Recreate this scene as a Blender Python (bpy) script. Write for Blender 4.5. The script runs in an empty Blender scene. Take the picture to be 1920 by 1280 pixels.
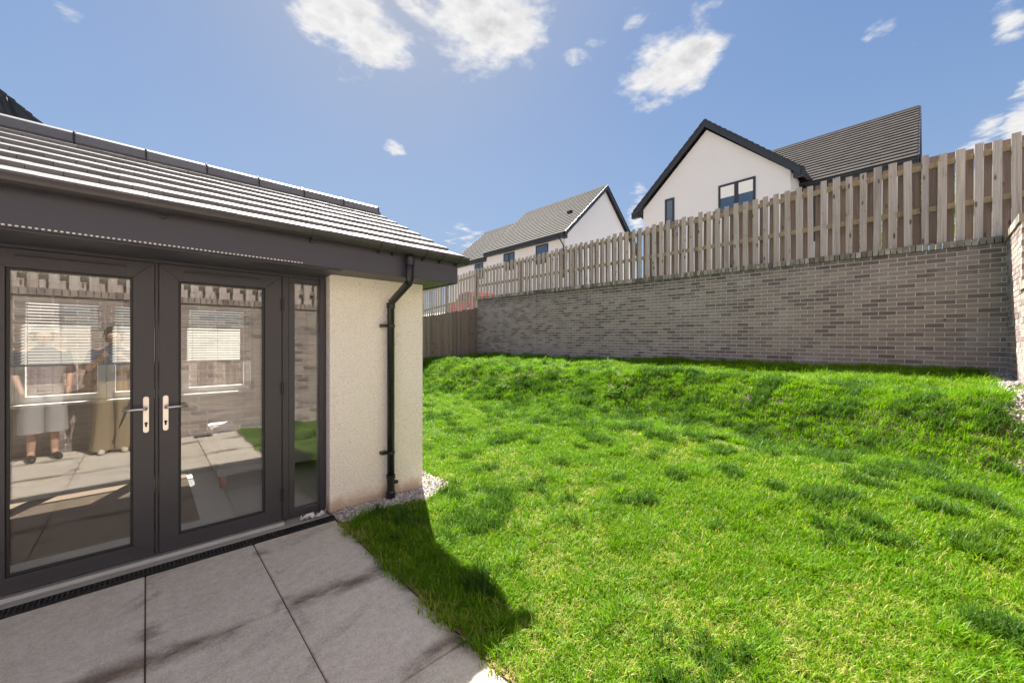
import bpy, bmesh, math, random
import numpy as np
from mathutils import Matrix, Vector, Euler
random.seed(7)
rng = np.random.default_rng(7)
S = bpy.context.scene
COL = S.collection
R = math.radians

# ------------------------------------------------------------------ camera
FPX, CYPX, EYE = 733.0, 645.0, 1.5          # focal length and horizon row in the 1920 px frame
YAW = R(46.9)
cam_d = bpy.data.cameras.new('camera')
cam = bpy.data.objects.new('camera', cam_d)
COL.objects.link(cam)
cam.location = (0, 0, EYE)
cam.rotation_euler = (R(90), 0, -(math.pi / 2 - YAW))
cam_d.sensor_width = 36.0
cam_d.lens = 36.0 * FPX / 1920.0
cam_d.shift_y = (CYPX - 640.0) / 1920.0
cam_d.clip_start = 0.03
cam_d.clip_end = 3000
S.camera = cam

# ------------------------------------------------------------------ light
SUN_EL, SUN_AZ = R(51.0), math.atan2(0.437, 0.90)     # azimuth clockwise from +Y
SUN_STRENGTH, SKY_STRENGTH, EXPOSURE = 4.6, 0.15, 1.95
sd = bpy.data.lights.new('sun', 'SUN')
sd.energy = SUN_STRENGTH
sd.angle = R(0.55)
sd.color = (1.0, 0.95, 0.87)
sun = bpy.data.objects.new('sun', sd)
COL.objects.link(sun)
sv = Vector((math.sin(SUN_AZ) * math.cos(SUN_EL), math.cos(SUN_AZ) * math.cos(SUN_EL), math.sin(SUN_EL)))
sun.rotation_euler = sv.to_track_quat('Z', 'Y').to_euler()
sun.location = (4, 8, 12)
S.view_settings.view_transform = 'Standard'
S.view_settings.look = 'None'
S.view_settings.exposure = EXPOSURE
S.view_settings.gamma = 1
S.view_settings.use_curve_mapping = False
S.cycles.max_bounces = 12
S.cycles.diffuse_bounces = 5
S.cycles.transparent_max_bounces = 24
S.cycles.sample_clamp_indirect = 8

# ------------------------------------------------------------------ node helper
class N:
    def __init__(s, tree):
        s.t = tree
    def __call__(s, typ, ins=None, out=0, **kw):
        n = s.t.nodes.new(typ)
        for k, v in kw.items():
            setattr(n, k, v)
        for k, v in (ins or {}).items():
            sk = n.inputs[k]
            if isinstance(v, bpy.types.NodeSocket):
                s.t.links.new(v, sk)
            else:
                if hasattr(sk.default_value, '__len__') and not hasattr(v, '__len__'):
                    v = (v,) * len(sk.default_value)
                if hasattr(v, '__len__') and len(v) == 3 and len(sk.default_value) == 4:
                    v = tuple(v) + (1,)
                sk.default_value = v
        return n.outputs[out]
    def math(s, op, a, b=0.0, c=0.0, clamp=False):
        return s('ShaderNodeMath', {0: a, 1: b, 2: c}, operation=op, use_clamp=clamp)
    def vec(s, op, a, b=(0, 0, 0), out=0):
        return s('ShaderNodeVectorMath', {0: a, 1: b}, out=out, operation=op)
    def mix(s, f, a, b, blend='MIX'):
        n = s.t.nodes.new('ShaderNodeMix')
        n.data_type = 'RGBA'
        n.blend_type = blend
        for i, v in ((0, f), (6, a), (7, b)):
            if isinstance(v, bpy.types.NodeSocket):
                s.t.links.new(v, n.inputs[i])
            else:
                n.inputs[i].default_value = (tuple(v) + (1,)) if hasattr(v, '__len__') and len(v) == 3 else v
        return n.outputs[2]
    def ramp(s, f, stops, interp='LINEAR'):
        n = s.t.nodes.new('ShaderNodeValToRGB')
        n.color_ramp.interpolation = interp
        el = n.color_ramp.elements
        while len(el) < len(stops):
            el.new(0.5)
        for e, (p, c) in zip(el, stops):
            e.position = p
            e.color = (c, c, c, 1) if not hasattr(c, '__len__') else tuple(c) + (1,)
        s.t.links.new(f, n.inputs[0])
        return n.outputs[0]
    def noise(s, vec, scale, detail=4, rough=0.55, dist=0.0, out=0):
        return s('ShaderNodeTexNoise', {'Vector': vec, 'Scale': scale, 'Detail': detail, 'Roughness': rough, 'Distortion': dist}, out=out)
    def smooth(s, v, a, b):
        n = s.t.nodes.new('ShaderNodeMapRange')
        n.interpolation_type = 'SMOOTHSTEP'
        s.t.links.new(v, n.inputs[0])
        n.inputs[1].default_value = a
        n.inputs[2].default_value = b
        return n.outputs[0]

def new_mat(name):
    m = bpy.data.materials.new(name)
    m.use_nodes = True
    m.node_tree.nodes.clear()
    n = N(m.node_tree)
    return m, n
def finish(m, n, shader):
    o = m.node_tree.nodes.new('ShaderNodeOutputMaterial')
    m.node_tree.links.new(shader, o.inputs[0])
    return m
def bsdf(n, color, rough=0.6, metal=0.0, normal=None, spec=0.5):
    ins = {'Base Color': color, 'Roughness': rough, 'Metallic': metal, 'Specular IOR Level': spec}
    if normal is not None:
        ins['Normal'] = normal
    return n('ShaderNodeBsdfPrincipled', ins)
def bump(n, h, strength=0.5, dist=0.01):
    return n('ShaderNodeBump', {'Height': h, 'Strength': strength, 'Distance': dist})
def wpos(n):
    return n('ShaderNodeNewGeometry')

# ------------------------------------------------------------------ sky with a flat cloud layer
w = bpy.data.worlds.new('World')
S.world = w
w.use_nodes = True
wt = w.node_tree
wt.nodes.clear()
n = N(wt)
sky = n('ShaderNodeTexSky', sky_type='NISHITA', sun_disc=False, sun_elevation=SUN_EL, sun_rotation=SUN_AZ,
        altitude=120, air_density=1.0, dust_density=0.8, ozone_density=2.2)
# soft shoulder on the sky's brightness, as the exposure-blended photograph has it
lum = n.vec('DOT_PRODUCT', sky, (.25, .6, .15), out=1)
sky = n.vec('SCALE', sky); sky.node.inputs[3].default_value = 1.0
wt.links.new(n.math('DIVIDE', 1.18, n.math('ADD', lum, 2.6)), sky.node.inputs[3])
sky = n.vec('MULTIPLY', sky, (.93, 1.015, 1.08))
dirv = n.vec('NORMALIZE', n('ShaderNodeTexCoord', out=0))
sx = n('ShaderNodeSeparateXYZ', {0: dirv}, out=0); sx_n = sx.node
zc = n.math('MAXIMUM', sx_n.outputs[2], 0.03)
pc = n('ShaderNodeCombineXYZ', {0: n.math('DIVIDE', sx_n.outputs[0], zc), 1: n.math('DIVIDE', sx_n.outputs[1], zc)})
sy, cy = math.sin(YAW), math.cos(YAW)
def plane_pt(px, py):                         # where a bearing of the photograph meets the cloud layer (height 1)
    r = (px - 960) / FPX
    z = (CYPX - py) / FPX
    return np.array([(sy * r + cy) / z, (sy - cy * r) / z])
warp = n.vec('SUBTRACT', n.noise(pc, 5.0, 5, 0.6, out=1), (0.5, 0.5, 0.5))
warp2 = n.vec('SUBTRACT', n.noise(pc, 1.6, 3, 0.6, out=1), (0.5, 0.5, 0.5))
wp = n.vec('ADD', pc, n.vec('MULTIPLY', warp, (0.16, 0.16, 0)))
# each cloud: centre, end of long half axis, end of short half axis (bearings), density
CL = [((660, 55), (735, 130), (740, 40), 1.0), ((610, 10), (560, -40), (700, -10), 1.0), ((668, 128), (690, 170), (710, 120), .5),
      ((900, 45), (1010, -25), (945, 120), 1.0), ((800, 40), (785, -10), (850, 70), .75), ((960, 20), (1040, -10), (960, 100), .9),
      ((1000, 105), (1015, 150), (1030, 90), .45),
      ((1255, 130), (1180, 185), (1285, 175), 1.0), ((1310, 95), (1385, 68), (1320, 120), .85), ((1270, 70), (1300, 55), (1280, 90), .4),
      ((1195, 30), (1230, 15), (1200, 50), .75), ((1130, 62), (1170, 40), (1135, 78), .35), ((1078, 104), (1105, 95), (1085, 122), .6),
      ((1660, 52), (1702, 30), (1670, 66), .5), ((1750, 50), (1770, 45), (1750, 60), .22), ((1712, 78), (1728, 72), (1712, 88), .3),
      ((1655, 110), (1665, 103), (1660, 122), .25), ((1885, 40), (1930, 0), (1900, 75), .8), ((1960, 10), (1990, -30), (1960, 60), 1.0),
      ((738, 279), (762, 286), (738, 294), .75), ((128, 28), (160, 50), (138, 14), .45), ((280, 104), (300, 108), (280, 112), .2), ((215, 0), (235, 5), (215, 8), .25),
      ((1192, 405), (1215, 390), (1192, 440), .75), ((870, 445), (905, 440), (872, 465), .55), ((1850, 258), (1900, 225), (1862, 285), .7), ((1930, 230), (1990, 190), (1930, 290), 1.0),
      ((930, 135), (960, 130), (930, 150), .18), ((1272, 229), (1300, 226), (1272, 240), .12), ((930, 460), (1000, 455), (930, 480), .25)]
dens = None
for c, a, b, d in CL:
    C0 = plane_pt(*c); A = plane_pt(*a) - C0; B = plane_pt(*b) - C0
    M = np.linalg.inv(np.array([A, B]).T)     # into the ellipse's own unit frame
    q = n.vec('SUBTRACT', wp, (C0[0], C0[1], 0))
    u = n.vec('DOT_PRODUCT', q, (M[0, 0], M[0, 1], 0), out=1)
    v = n.vec('DOT_PRODUCT', q, (M[1, 0], M[1, 1], 0), out=1)
    rr = n.math('ADD', n.math('MULTIPLY', u, u), n.math('MULTIPLY', v, v))
    f = n.math('MULTIPLY', n.math('SUBTRACT', 1.0, n.math('MULTIPLY', rr, 0.55)), d, clamp=True)
    dens = f if dens is None else n.math('MAXIMUM', dens, f)
# unseen clouds over the sky behind the camera, cover raised to brighten the shade
fwd = n.vec('DOT_PRODUCT', dirv, (cy, sy, 0), out=1)
gen = n.math('MULTIPLY', n.smooth(n.noise(pc, 1.1, 2, 0.5), 0.46, 0.62), n.smooth(fwd, 0.1, -0.15))
dens = n.math('MAXIMUM', dens, n.math('MULTIPLY', gen, 0.9))
fb = n.noise(n.vec('ADD', pc, n.vec('MULTIPLY', warp2, (0.1, 0.1, 0))), 6.0, 9, 0.60)
cm = n.math('ADD', n.math('MULTIPLY', dens, 1.1), n.math('MULTIPLY', n.math('SUBTRACT', fb, 0.53), 2.6))
cover = n.math('MULTIPLY', n.smooth(cm, 0.22, 0.95), n.smooth(dens, 0.0, 0.3))
cover = n.math('MULTIPLY', cover, n.smooth(sx_n.outputs[2], 0.02, 0.12))
thick = n.math('MULTIPLY', n.smooth(cm, 0.75, 1.5), n.smooth(n.noise(pc, 7.0, 6, 0.62), .35, .65))
ccol = n.mix(thick, (1.66, 1.63, 1.61), (.98, .96, .98))
vein = n.smooth(n.noise(pc, 16.0, 6, 0.6), 0.35, 0.7)
ccol = n.mix(0.35, ccol, n.mix(vein, (1.2, 1.19, 1.21), (1.8, 1.78, 1.75)))
haze_c = n.mix(n.smooth(sx_n.outputs[2], 0.65, 0.0), sky, n.mix(0.25, sky, (1.1, 1.25, 1.55)))
final = n.mix(n.math('MULTIPLY', cover, 0.96), haze_c, ccol)
bg = n('ShaderNodeBackground', {0: final, 1: SKY_STRENGTH})
wo = wt.nodes.new('ShaderNodeOutputWorld')
wt.links.new(bg, wo.inputs[0])

# ------------------------------------------------------------------ materials
def m_plain(name, col, rough=0.5, metal=0.0, var=0.12, scale=6.0, spec=0.5, bump_s=0.0, bscale=80):
    m, n = new_mat(name)
    g = wpos(n)
    v = n.noise(g, scale, 5, 0.6)
    c = n.mix(v, tuple(x * (1 - var) for x in col), tuple(min(1, x * (1 + var)) for x in col))
    nm = bump(n, n.noise(g, bscale, 3), bump_s, 0.004) if bump_s else None
    r = n.math('ADD', n.math('MULTIPLY', v, 0.2), rough - 0.1)
    return finish(m, n, bsdf(n, c, r, metal, nm, spec))

MAT = {}
MAT['frame'] = m_plain('anthracite_upvc', (.046, .044, .053), .42, var=.1, bump_s=.08, bscale=300)
MAT['fascia'] = m_plain('dark_fascia', (.056, .054, .072), .5, var=.14, scale=3, bump_s=.06, bscale=200)
MAT['gutter'] = m_plain('black_gutter', (.036, .032, .038), .38, var=.2)
MAT['pipe'] = m_plain('black_pipe', (.016, .016, .018), .32, var=.2)
MAT['soffit'] = m_plain('dark_soffit', (.13, .12, .125), .6)
MAT['bead'] = m_plain('pale_bead', (.75, .74, .72), .5)
MAT['steel'] = m_plain('brushed_steel', (.72, .70, .67), .32, 1.0, .05)
MAT['alu'] = m_plain('aluminium_sill', (.62, .62, .63), .4, .7, .08)
MAT['white'] = m_plain('white_paint', (.78, .77, .74), .5, var=.04)
MAT['render'] = m_plain('white_render', (.68, .67, .68), .85, var=.05, scale=.6, bump_s=.15, bscale=25)
MAT['dark_trim'] = m_plain('slate_trim', (.028, .032, .042), .5, var=.15)
MAT['black'] = m_plain('black_plastic', (.02, .02, .021), .5)
MAT['mortar'] = m_plain('mortar', (.76, .68, .66), .95, var=.12, scale=9, bump_s=.3, bscale=120)
MAT['concrete'] = m_plain('concrete', (.34, .32, .295), .9, var=.2, scale=5, bump_s=.3, bscale=90)
MAT['room_wall'] = m_plain('pale_wall', (.42, .405, .38), .8, var=.03)
MAT['room_floor'] = m_plain('grey_floor', (.72, .72, .70), .45, var=.06, scale=3)
MAT['sofa'] = m_plain('grey_fabric', (.45, .45, .44), .95, var=.1, scale=40, bump_s=.3, bscale=400)
MAT['oak'] = m_plain('orange_oak', (.50, .24, .09), .5, var=.15, scale=20)
def m_blind():
    m, n = new_mat('white_slat')
    return finish(m, n, n('ShaderNodeMixShader', {0: .07, 1: bsdf(n, (.50, .48, .43), .6), 2: n('ShaderNodeBsdfTranslucent', {'Color': (.80, .76, .66)})}))
MAT['blind'] = m_blind()
MAT['yard'] = m_plain('pale_ground', (.40, .36, .31), .9, var=.25, scale=.5, bump_s=.3, bscale=30)  # for unseen ground beyond the walls, made pale to bounce neutral light
MAT['dirt'] = m_plain('soil', (.085, .06, .04), .95, var=.4, scale=12, bump_s=.5, bscale=60)
MAT['red_paint'] = m_plain('red_paint', (.55, .035, .03), .25, var=.05)
MAT['rubber'] = m_plain('tyre', (.02, .02, .02), .8)
MAT['skin'] = m_plain('skin', (.56, .33, .24), .55, var=.06, scale=12)
MAT['brown_cloth'] = m_plain('brown_cloth', (.27, .20, .12), .9, var=.2, scale=14, bump_s=.3, bscale=300)
MAT['grey_cloth'] = m_plain('grey_cloth', (.36, .34, .33), .9, var=.12, scale=14, bump_s=.3, bscale=300)
MAT['navy_cloth'] = m_plain('navy_cloth', (.035, .05, .085), .9, var=.15)
MAT['pale_cloth'] = m_plain('pale_cloth', (.55, .52, .48), .9, var=.1)
MAT['hair'] = m_plain('dark_hair', (.03, .02, .015), .5)
MAT['shoe'] = m_plain('black_shoe', (.015, .015, .017), .3)
MAT['tan_shoe'] = m_plain('pale_shoe', (.60, .52, .42), .6)
MAT['bark'] = m_plain('bark', (.10, .075, .05), .9, var=.3, scale=30)

def m_glass():
    m, n = new_mat('thin_glass')
    g = n('ShaderNodeNewGeometry', out=0).node
    c = n.math('ABSOLUTE', n.vec('DOT_PRODUCT', g.outputs['Incoming'], g.outputs['Normal'], out=1))
    f = n.math('ADD', n.math('MULTIPLY', n.math('POWER', n.math('SUBTRACT', 1.0, c, clamp=True), 5.0), 0.90), 0.09)
    wav = bump(n, n.noise(g.outputs[0], 1.1, 0), 0.012, 0.02)
    gl = n('ShaderNodeBsdfGlossy', {'Color': (1, 1, 1), 'Roughness': 0.0, 'Normal': wav})
    tr = n('ShaderNodeBsdfTransparent', {'Color': (.98, .985, .98)})
    return finish(m, n, n('ShaderNodeMixShader', {0: f, 1: tr, 2: gl}))
MAT['glass'] = m_glass()
def m_far_glass():
    m, n = new_mat('window_glass')
    return finish(m, n, bsdf(n, (.05, .085, .14), .04, 0, None, 1.0))  # blue of the reflected sky partly put into the base colour
MAT['far_glass'] = m_far_glass()

def m_brick(name, attr):
    m, n = new_mat(name)
    g = wpos(n)
    if attr:
        t = n('ShaderNodeAttribute', attribute_name='tint', out=2)
    else:
        t = n('ShaderNodeObjectInfo', out=5)
    c = n.ramp(t, [(0, (.26, .205, .205)), (.16, (.295, .238, .232)), (.34, (.40, .335, .32)), (.6, (.48, .405, .38)), (.82, (.535, .455, .41)), (1, (.43, .355, .34))])
    v = n.noise(g, 55, 5, .7)
    c = n.mix(.55, c, n.mix(v, (.10, .09, .085), (.40, .36, .31)), 'OVERLAY')
    big = n.noise(g, 1.3, 4, .6)
    c = n.mix(n.math('MULTIPLY', n.smooth(big, .5, .72), .5), c, (.50, .45, .42))
    c = n.mix(n.math('MULTIPLY', n.smooth(n.noise(g, 7.5, 5, .7), .66, .74), .55), c, (.78, .74, .72))
    # rain-washed lime and dark algae runs under the coping
    sp = n('ShaderNodeSeparateXYZ', {0: g}).node
    st = n.noise(n('ShaderNodeCombineXYZ', {0: n.math('MULTIPLY', sp.outputs[0], 5.0), 1: n.math('MULTIPLY', sp.outputs[1], 5.0), 2: n.math('MULTIPLY', sp.outputs[2], 1.0)}), 1.0, 4, .6)
    hi = n.smooth(n.math('ADD', sp.outputs[2], n.math('MULTIPLY', st, .55)), 3.05, 3.45)
    c = n.mix(n.math('MULTIPLY', hi, .7), c, (.075, .062, .052))
    nm = bump(n, v, .5, .006)
    return finish(m, n, bsdf(n, c, .9, 0, nm, .25))
MAT['brick'] = m_brick('brick_single', False)
MAT['brick_t'] = m_brick('brick_mass', True)

def m_coping():
    m, n = new_mat('coping_brick')
    g = wpos(n)
    t = n('ShaderNodeObjectInfo', out=5)
    c = n.ramp(t, [(0, (.16, .14, .115)), (.4, (.33, .29, .24)), (1, (.54, .48, .40))])
    c = n.mix(n.smooth(n.noise(g, 14, 5, .7), .5, .75), c, (.10, .085, .065))
    c = n.mix(n.math('MULTIPLY', n.smooth(n.noise(g, 1.2, 3, .6), .52, .7), .7), c, (.05, .042, .035))
    return finish(m, n, bsdf(n, c, .9, 0, bump(n, n.noise(g, 60, 4), .5, .006), .2))
MAT['coping'] = m_coping()

def m_timber(name, a, b, dark, attr=False):
    m, n = new_mat(name)
    tc = n('ShaderNodeTexCoord', out=3)
    rnd = n('ShaderNodeObjectInfo', out=5)
    off = n.vec('MULTIPLY', n('ShaderNodeCombineXYZ', {0: rnd, 1: rnd, 2: rnd}), (37, 91, 53))
    p = n.vec('ADD', tc, off)
    grain = n.noise(n.vec('MULTIPLY', p, (60, 60, 2.2)), 1.0, 6, .65, .6)
    streak = n.noise(n.vec('MULTIPLY', p, (14, 14, .7)), 1.0, 3, .6)
    c = n.mix(n.ramp(grain, [(.3, 0), (.72, 1)]), a, b)
    c = n.mix(n.math('MULTIPLY', n.smooth(streak, .5, .75), .45), c, dark)
    c = n.mix(.85, c, n.ramp(rnd, [(0, (.30, .30, .32)), (.3, (.58, .54, .50)), (.55, (.40, .37, .34)), (.8, (.50, .49, .49)), (1, (.62, .60, .60))]), 'SOFT_LIGHT')
    vo = n('ShaderNodeTexVoronoi', {'Vector': n.vec('MULTIPLY', p, (9, 9, 4.2)), 'Scale': 1.0, 'Randomness': 1.0})
    knot = n.smooth(vo, .19, .09)
    c = n.mix(n.math('MULTIPLY', knot, .8), c, (.075, .055, .045))
    g = wpos(n)
    gs = n('ShaderNodeSeparateXYZ', {0: g}, out=2)
    top = n.noise(g, 6, 4, .7)
    c = n.mix(n.math('MULTIPLY', n.smooth(top, .56, .74), .35), c, (.13, .12, .085))
    return finish(m, n, bsdf(n, c, .85, 0, bump(n, n.math('ADD', grain, n.math('MULTIPLY', knot, -.5)), .5, .004), .25))
MAT['board'] = m_timber('weathered_board', (.39, .33, .30), (.70, .61, .565), (.25, .205, .185))
MAT['board_back'] = m_timber('brown_board', (.17, .132, .115), (.29, .232, .205), (.11, .084, .072))
MAT['board_low'] = m_timber('low_fence_board', (.24, .18, .15), (.40, .315, .265), (.15, .112, .09))
MAT['rail'] = m_timber('fence_rail', (.25, .195, .12), (.40, .33, .22), (.13, .11, .06))

def m_slab():
    m, n = new_mat('paving_slab')
    g = wpos(n)
    rnd = n('ShaderNodeObjectInfo', out=5)
    sp = n('ShaderNodeSeparateXYZ', {0: g}).node
    X, Y = sp.outputs[0], sp.outputs[1]
    base = n.mix(n.noise(g, 3.2, 5, .6), (.56, .495, .405), (.76, .68, .57))
    base = n.mix(n.math('MULTIPLY', rnd, .22), base, (.50, .46, .43))
    # riven streaks: long and diagonal
    d1 = n('ShaderNodeCombineXYZ', {0: n.math('ADD', n.math('MULTIPLY', X, 1.1), n.math('MULTIPLY', Y, .5)), 1: n.math('SUBTRACT', n.math('MULTIPLY', Y, 5.2), n.math('MULTIPLY', X, 2.6)), 2: n.math('MULTIPLY', rnd, 9.0)})
    s1 = n.noise(d1, .85, 4, .55, .5)
    base = n.mix(n.math('MULTIPLY', n.smooth(s1, .54, .80), .38), base, (.23, .17, .125))
    base = n.mix(n.math('MULTIPLY', n.smooth(s1, .46, .26), .45), base, (.74, .69, .63))
    # damp dirt spread around the cross joints
    for yj, wd in ((2.51, .055), (1.6, .05), (.7, .05), (-.2, .05)):
        wob = n.math('MULTIPLY', n.math('SUBTRACT', n.noise(n.vec('MULTIPLY', g, (2.2, 2.2, 0)), 1.0, 3), .5), .22)
        dd = n.math('ABSOLUTE', n.math('ADD', n.math('SUBTRACT', Y, yj), wob))
        amt = n.math('MULTIPLY', n.smooth(dd, wd + .065, 0.0), n.smooth(n.noise(g, 2.6, 4, .6), .36, .6))
        base = n.mix(n.math('MULTIPLY', amt, .9), base, (.15, .105, .075))
    for xj in (-.61, -.003, .588, 1.19):
        dd = n.math('ABSOLUTE', n.math('SUBTRACT', X, xj))
        amt = n.math('MULTIPLY', n.smooth(dd, .10, 0.0), n.smooth(n.noise(g, 3.4, 4, .6), .5, .66))
        base = n.mix(n.math('MULTIPLY', amt, .7), base, (.15, .125, .105))
    fine = n.noise(g, 95, 5, .8)
    mid = n.noise(g, 21, 6, .75)
    base = n.mix(.8, base, n.mix(n.smooth(fine, .25, .75), (.3, .3, .3), (.7, .7, .7)), 'OVERLAY')
    base = n.mix(.6, base, n.mix(n.smooth(mid, .3, .7), (.36, .35, .34), (.62, .62, .62)), 'OVERLAY')
    h = n.math('ADD', n.math('MULTIPLY', fine, .3), n.math('ADD', s1, n.math('MULTIPLY', mid, .5)))
    return finish(m, n, bsdf(n, base, .82, 0, bump(n, h, .35, .008), .35))
MAT['slab'] = m_slab()

def m_roughcast():
    m, n = new_mat('cream_roughcast')
    g = wpos(n)
    vo = n('ShaderNodeTexVoronoi', {'Vector': g, 'Scale': 62.0})
    no = n.noise(g, 60, 4, .65)
    h = n.math('ADD', n.math('MULTIPLY', n.smooth(vo, .55, .1), .7), no)
    c = n.mix(n.noise(g, 2.0, 4), (.95, .88, .81), (.97, .93, .88))
    c = n.mix(n.math('MULTIPLY', n.smooth(h, .62, .38), .35), c, (.60, .50, .37))
    c = n.mix(n.math('MULTIPLY', n.smooth(n.noise(g, 52, 3, .7), .62, .70), .55), c, (.45, .37, .28))
    sp = n('ShaderNodeSeparateXYZ', {0: g}, out=2)
    low = n.math('ADD', sp, n.math('MULTIPLY', n.noise(g, 9, 4), -.16))
    c = n.mix(n.math('MULTIPLY', n.smooth(low, .10, -.04), .7), c, (.45, .28, .16))
    return finish(m, n, bsdf(n, c, .95, 0, bump(n, h, .6, .011), .2))
MAT['roughcast'] = m_roughcast()

def m_tile(name, cols, rough, attr, spec=.5):
    m, n = new_mat(name)
    g = wpos(n)
    t = n('ShaderNodeAttribute', attribute_name='tint', out=2) if attr else n('ShaderNodeObjectInfo', out=5)
    c = n.ramp(t, [(0, cols[0]), (.5, cols[1]), (1, cols[2])])
    v = n.noise(g, 45, 4, .7)
    c = n.mix(.35, c, n.mix(v, (.2, .2, .2), (.8, .8, .8)), 'OVERLAY')
    c = n.mix(n.math('MULTIPLY', n.smooth(n.noise(g, 5, 4, .7), .55, .75), .3), c, tuple(x * 1.8 for x in cols[1]))
    return finish(m, n, bsdf(n, c, n.math('ADD', n.math('MULTIPLY', v, .15), rough), 0, bump(n, v, .3, .004), spec))
MAT['tile'] = m_tile('roof_tile_single', ((.15, .138, .132), (.195, .182, .175), (.23, .215, .208)), .40, False, .8)
MAT['tile_t'] = m_tile('roof_tile_mass', ((.056, .050, .048), (.067, .059, .056), (.078, .069, .066)), .75, True, .12)
MAT['tile_edge'] = m_plain('roof_underlay', (.02, .019, .019), .8)

def m_grass():
    m, n = new_mat('grass_blade')
    g = wpos(n)
    tone = n('ShaderNodeAttribute', attribute_name='tone', out=2)
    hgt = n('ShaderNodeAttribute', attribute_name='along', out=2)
    rnd = n('ShaderNodeObjectInfo', out=5)
    patch = n.noise(g, .85, 4, .6)
    patch2 = n.noise(g, 3.1, 4, .65)
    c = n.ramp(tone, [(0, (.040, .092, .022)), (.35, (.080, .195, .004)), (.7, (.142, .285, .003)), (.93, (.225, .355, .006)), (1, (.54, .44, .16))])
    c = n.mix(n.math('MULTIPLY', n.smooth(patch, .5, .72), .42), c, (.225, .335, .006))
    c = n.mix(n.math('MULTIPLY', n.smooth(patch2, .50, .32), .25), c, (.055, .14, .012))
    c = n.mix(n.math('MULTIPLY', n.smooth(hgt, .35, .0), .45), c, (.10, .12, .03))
    c = n.mix(n.math('MULTIPLY', rnd, .25), c, (.17, .31, .008))
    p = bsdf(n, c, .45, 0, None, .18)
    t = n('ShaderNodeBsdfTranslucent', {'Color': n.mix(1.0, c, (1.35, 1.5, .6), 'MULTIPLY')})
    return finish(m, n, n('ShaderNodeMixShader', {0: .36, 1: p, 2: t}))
MAT['grass'] = m_grass()
def m_leaf(name, a, b):
    m, n = new_mat(name)
    c = n.mix(n.noise(wpos(n), 9, 3), a, b)
    return finish(m, n, n('ShaderNodeMixShader', {0: .35, 1: bsdf(n, c, .6, 0, None, .15), 2: n('ShaderNodeBsdfTranslucent', {'Color': c})}))
MAT['leaf'] = m_leaf('shrub_leaf', (.11, .20, .015), (.26, .34, .02))
MAT['weed'] = m_leaf('weed_leaf', (.05, .15, .02), (.16, .28, .03))

def m_lawn_soil():
    m, n = new_mat('lawn_soil')
    g = wpos(n)
    a = n.noise(g, 2.2, 5, .65)
    c = n.mix(n.smooth(n.noise(g, 26, 4), .35, .65), (.055, .085, .012), (.10, .15, .02))
    c = n.mix(n.math('MULTIPLY', n.smooth(a, .55, .75), .6), c, (.19, .14, .075))
    sx_ = n('ShaderNodeSeparateXYZ', {0: g}).node
    c = n.mix(n.smooth(sx_.outputs[0], 1.32, 1.2), c, (.24, .18, .09))
    face = n.math('MULTIPLY', n.smooth(sx_.outputs[0], 5.4, 5.8), n.smooth(sx_.outputs[0], 7.0, 6.6))     # earth bared on the bank
    c = n.mix(n.math('MULTIPLY', face, n.smooth(n.noise(g, 1.6, 4), .36, .52)), c, n.mix(n.noise(g, 18, 4), (.06, .042, .035), (.15, .10, .085)))
    return finish(m, n, bsdf(n, c, .95, 0, bump(n, n.noise(g, 70, 4), .6, .02), .2))
MAT['lawn'] = m_lawn_soil()

def m_stone():
    m, n = new_mat('gravel_stone')
    t = n('ShaderNodeAttribute', attribute_name='tint', out=2)
    c = n.ramp(t, [(0, (.20, .19, .20)), (.3, (.42, .40, .40)), (.55, (.62, .58, .54)), (.75, (.48, .36, .29)), (1, (.78, .76, .74))])
    c = n.mix(.3, c, n.mix(n.noise(wpos(n), 120, 3), (.2, .2, .2), (.8, .8, .8)), 'OVERLAY')
    return finish(m, n, bsdf(n, c, .7))
MAT['stone'] = m_stone()
def m_rug():
    m, n = new_mat('jute_rug')
    g = wpos(n)
    wv = n('ShaderNodeTexWave', {'Vector': g, 'Scale': 45.0, 'Distortion': 3.0, 'Detail': 3.0}, bands_direction='Y')
    c = n.mix(n.noise(n.vec('MULTIPLY', g, (40, 140, 1)), 1.0, 4, .7), (.20, .145, .10), (.37, .29, .21))
    return finish(m, n, bsdf(n, c, .95, 0, bump(n, wv, .5, .01), .1))
MAT['rug'] = m_rug()

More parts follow.
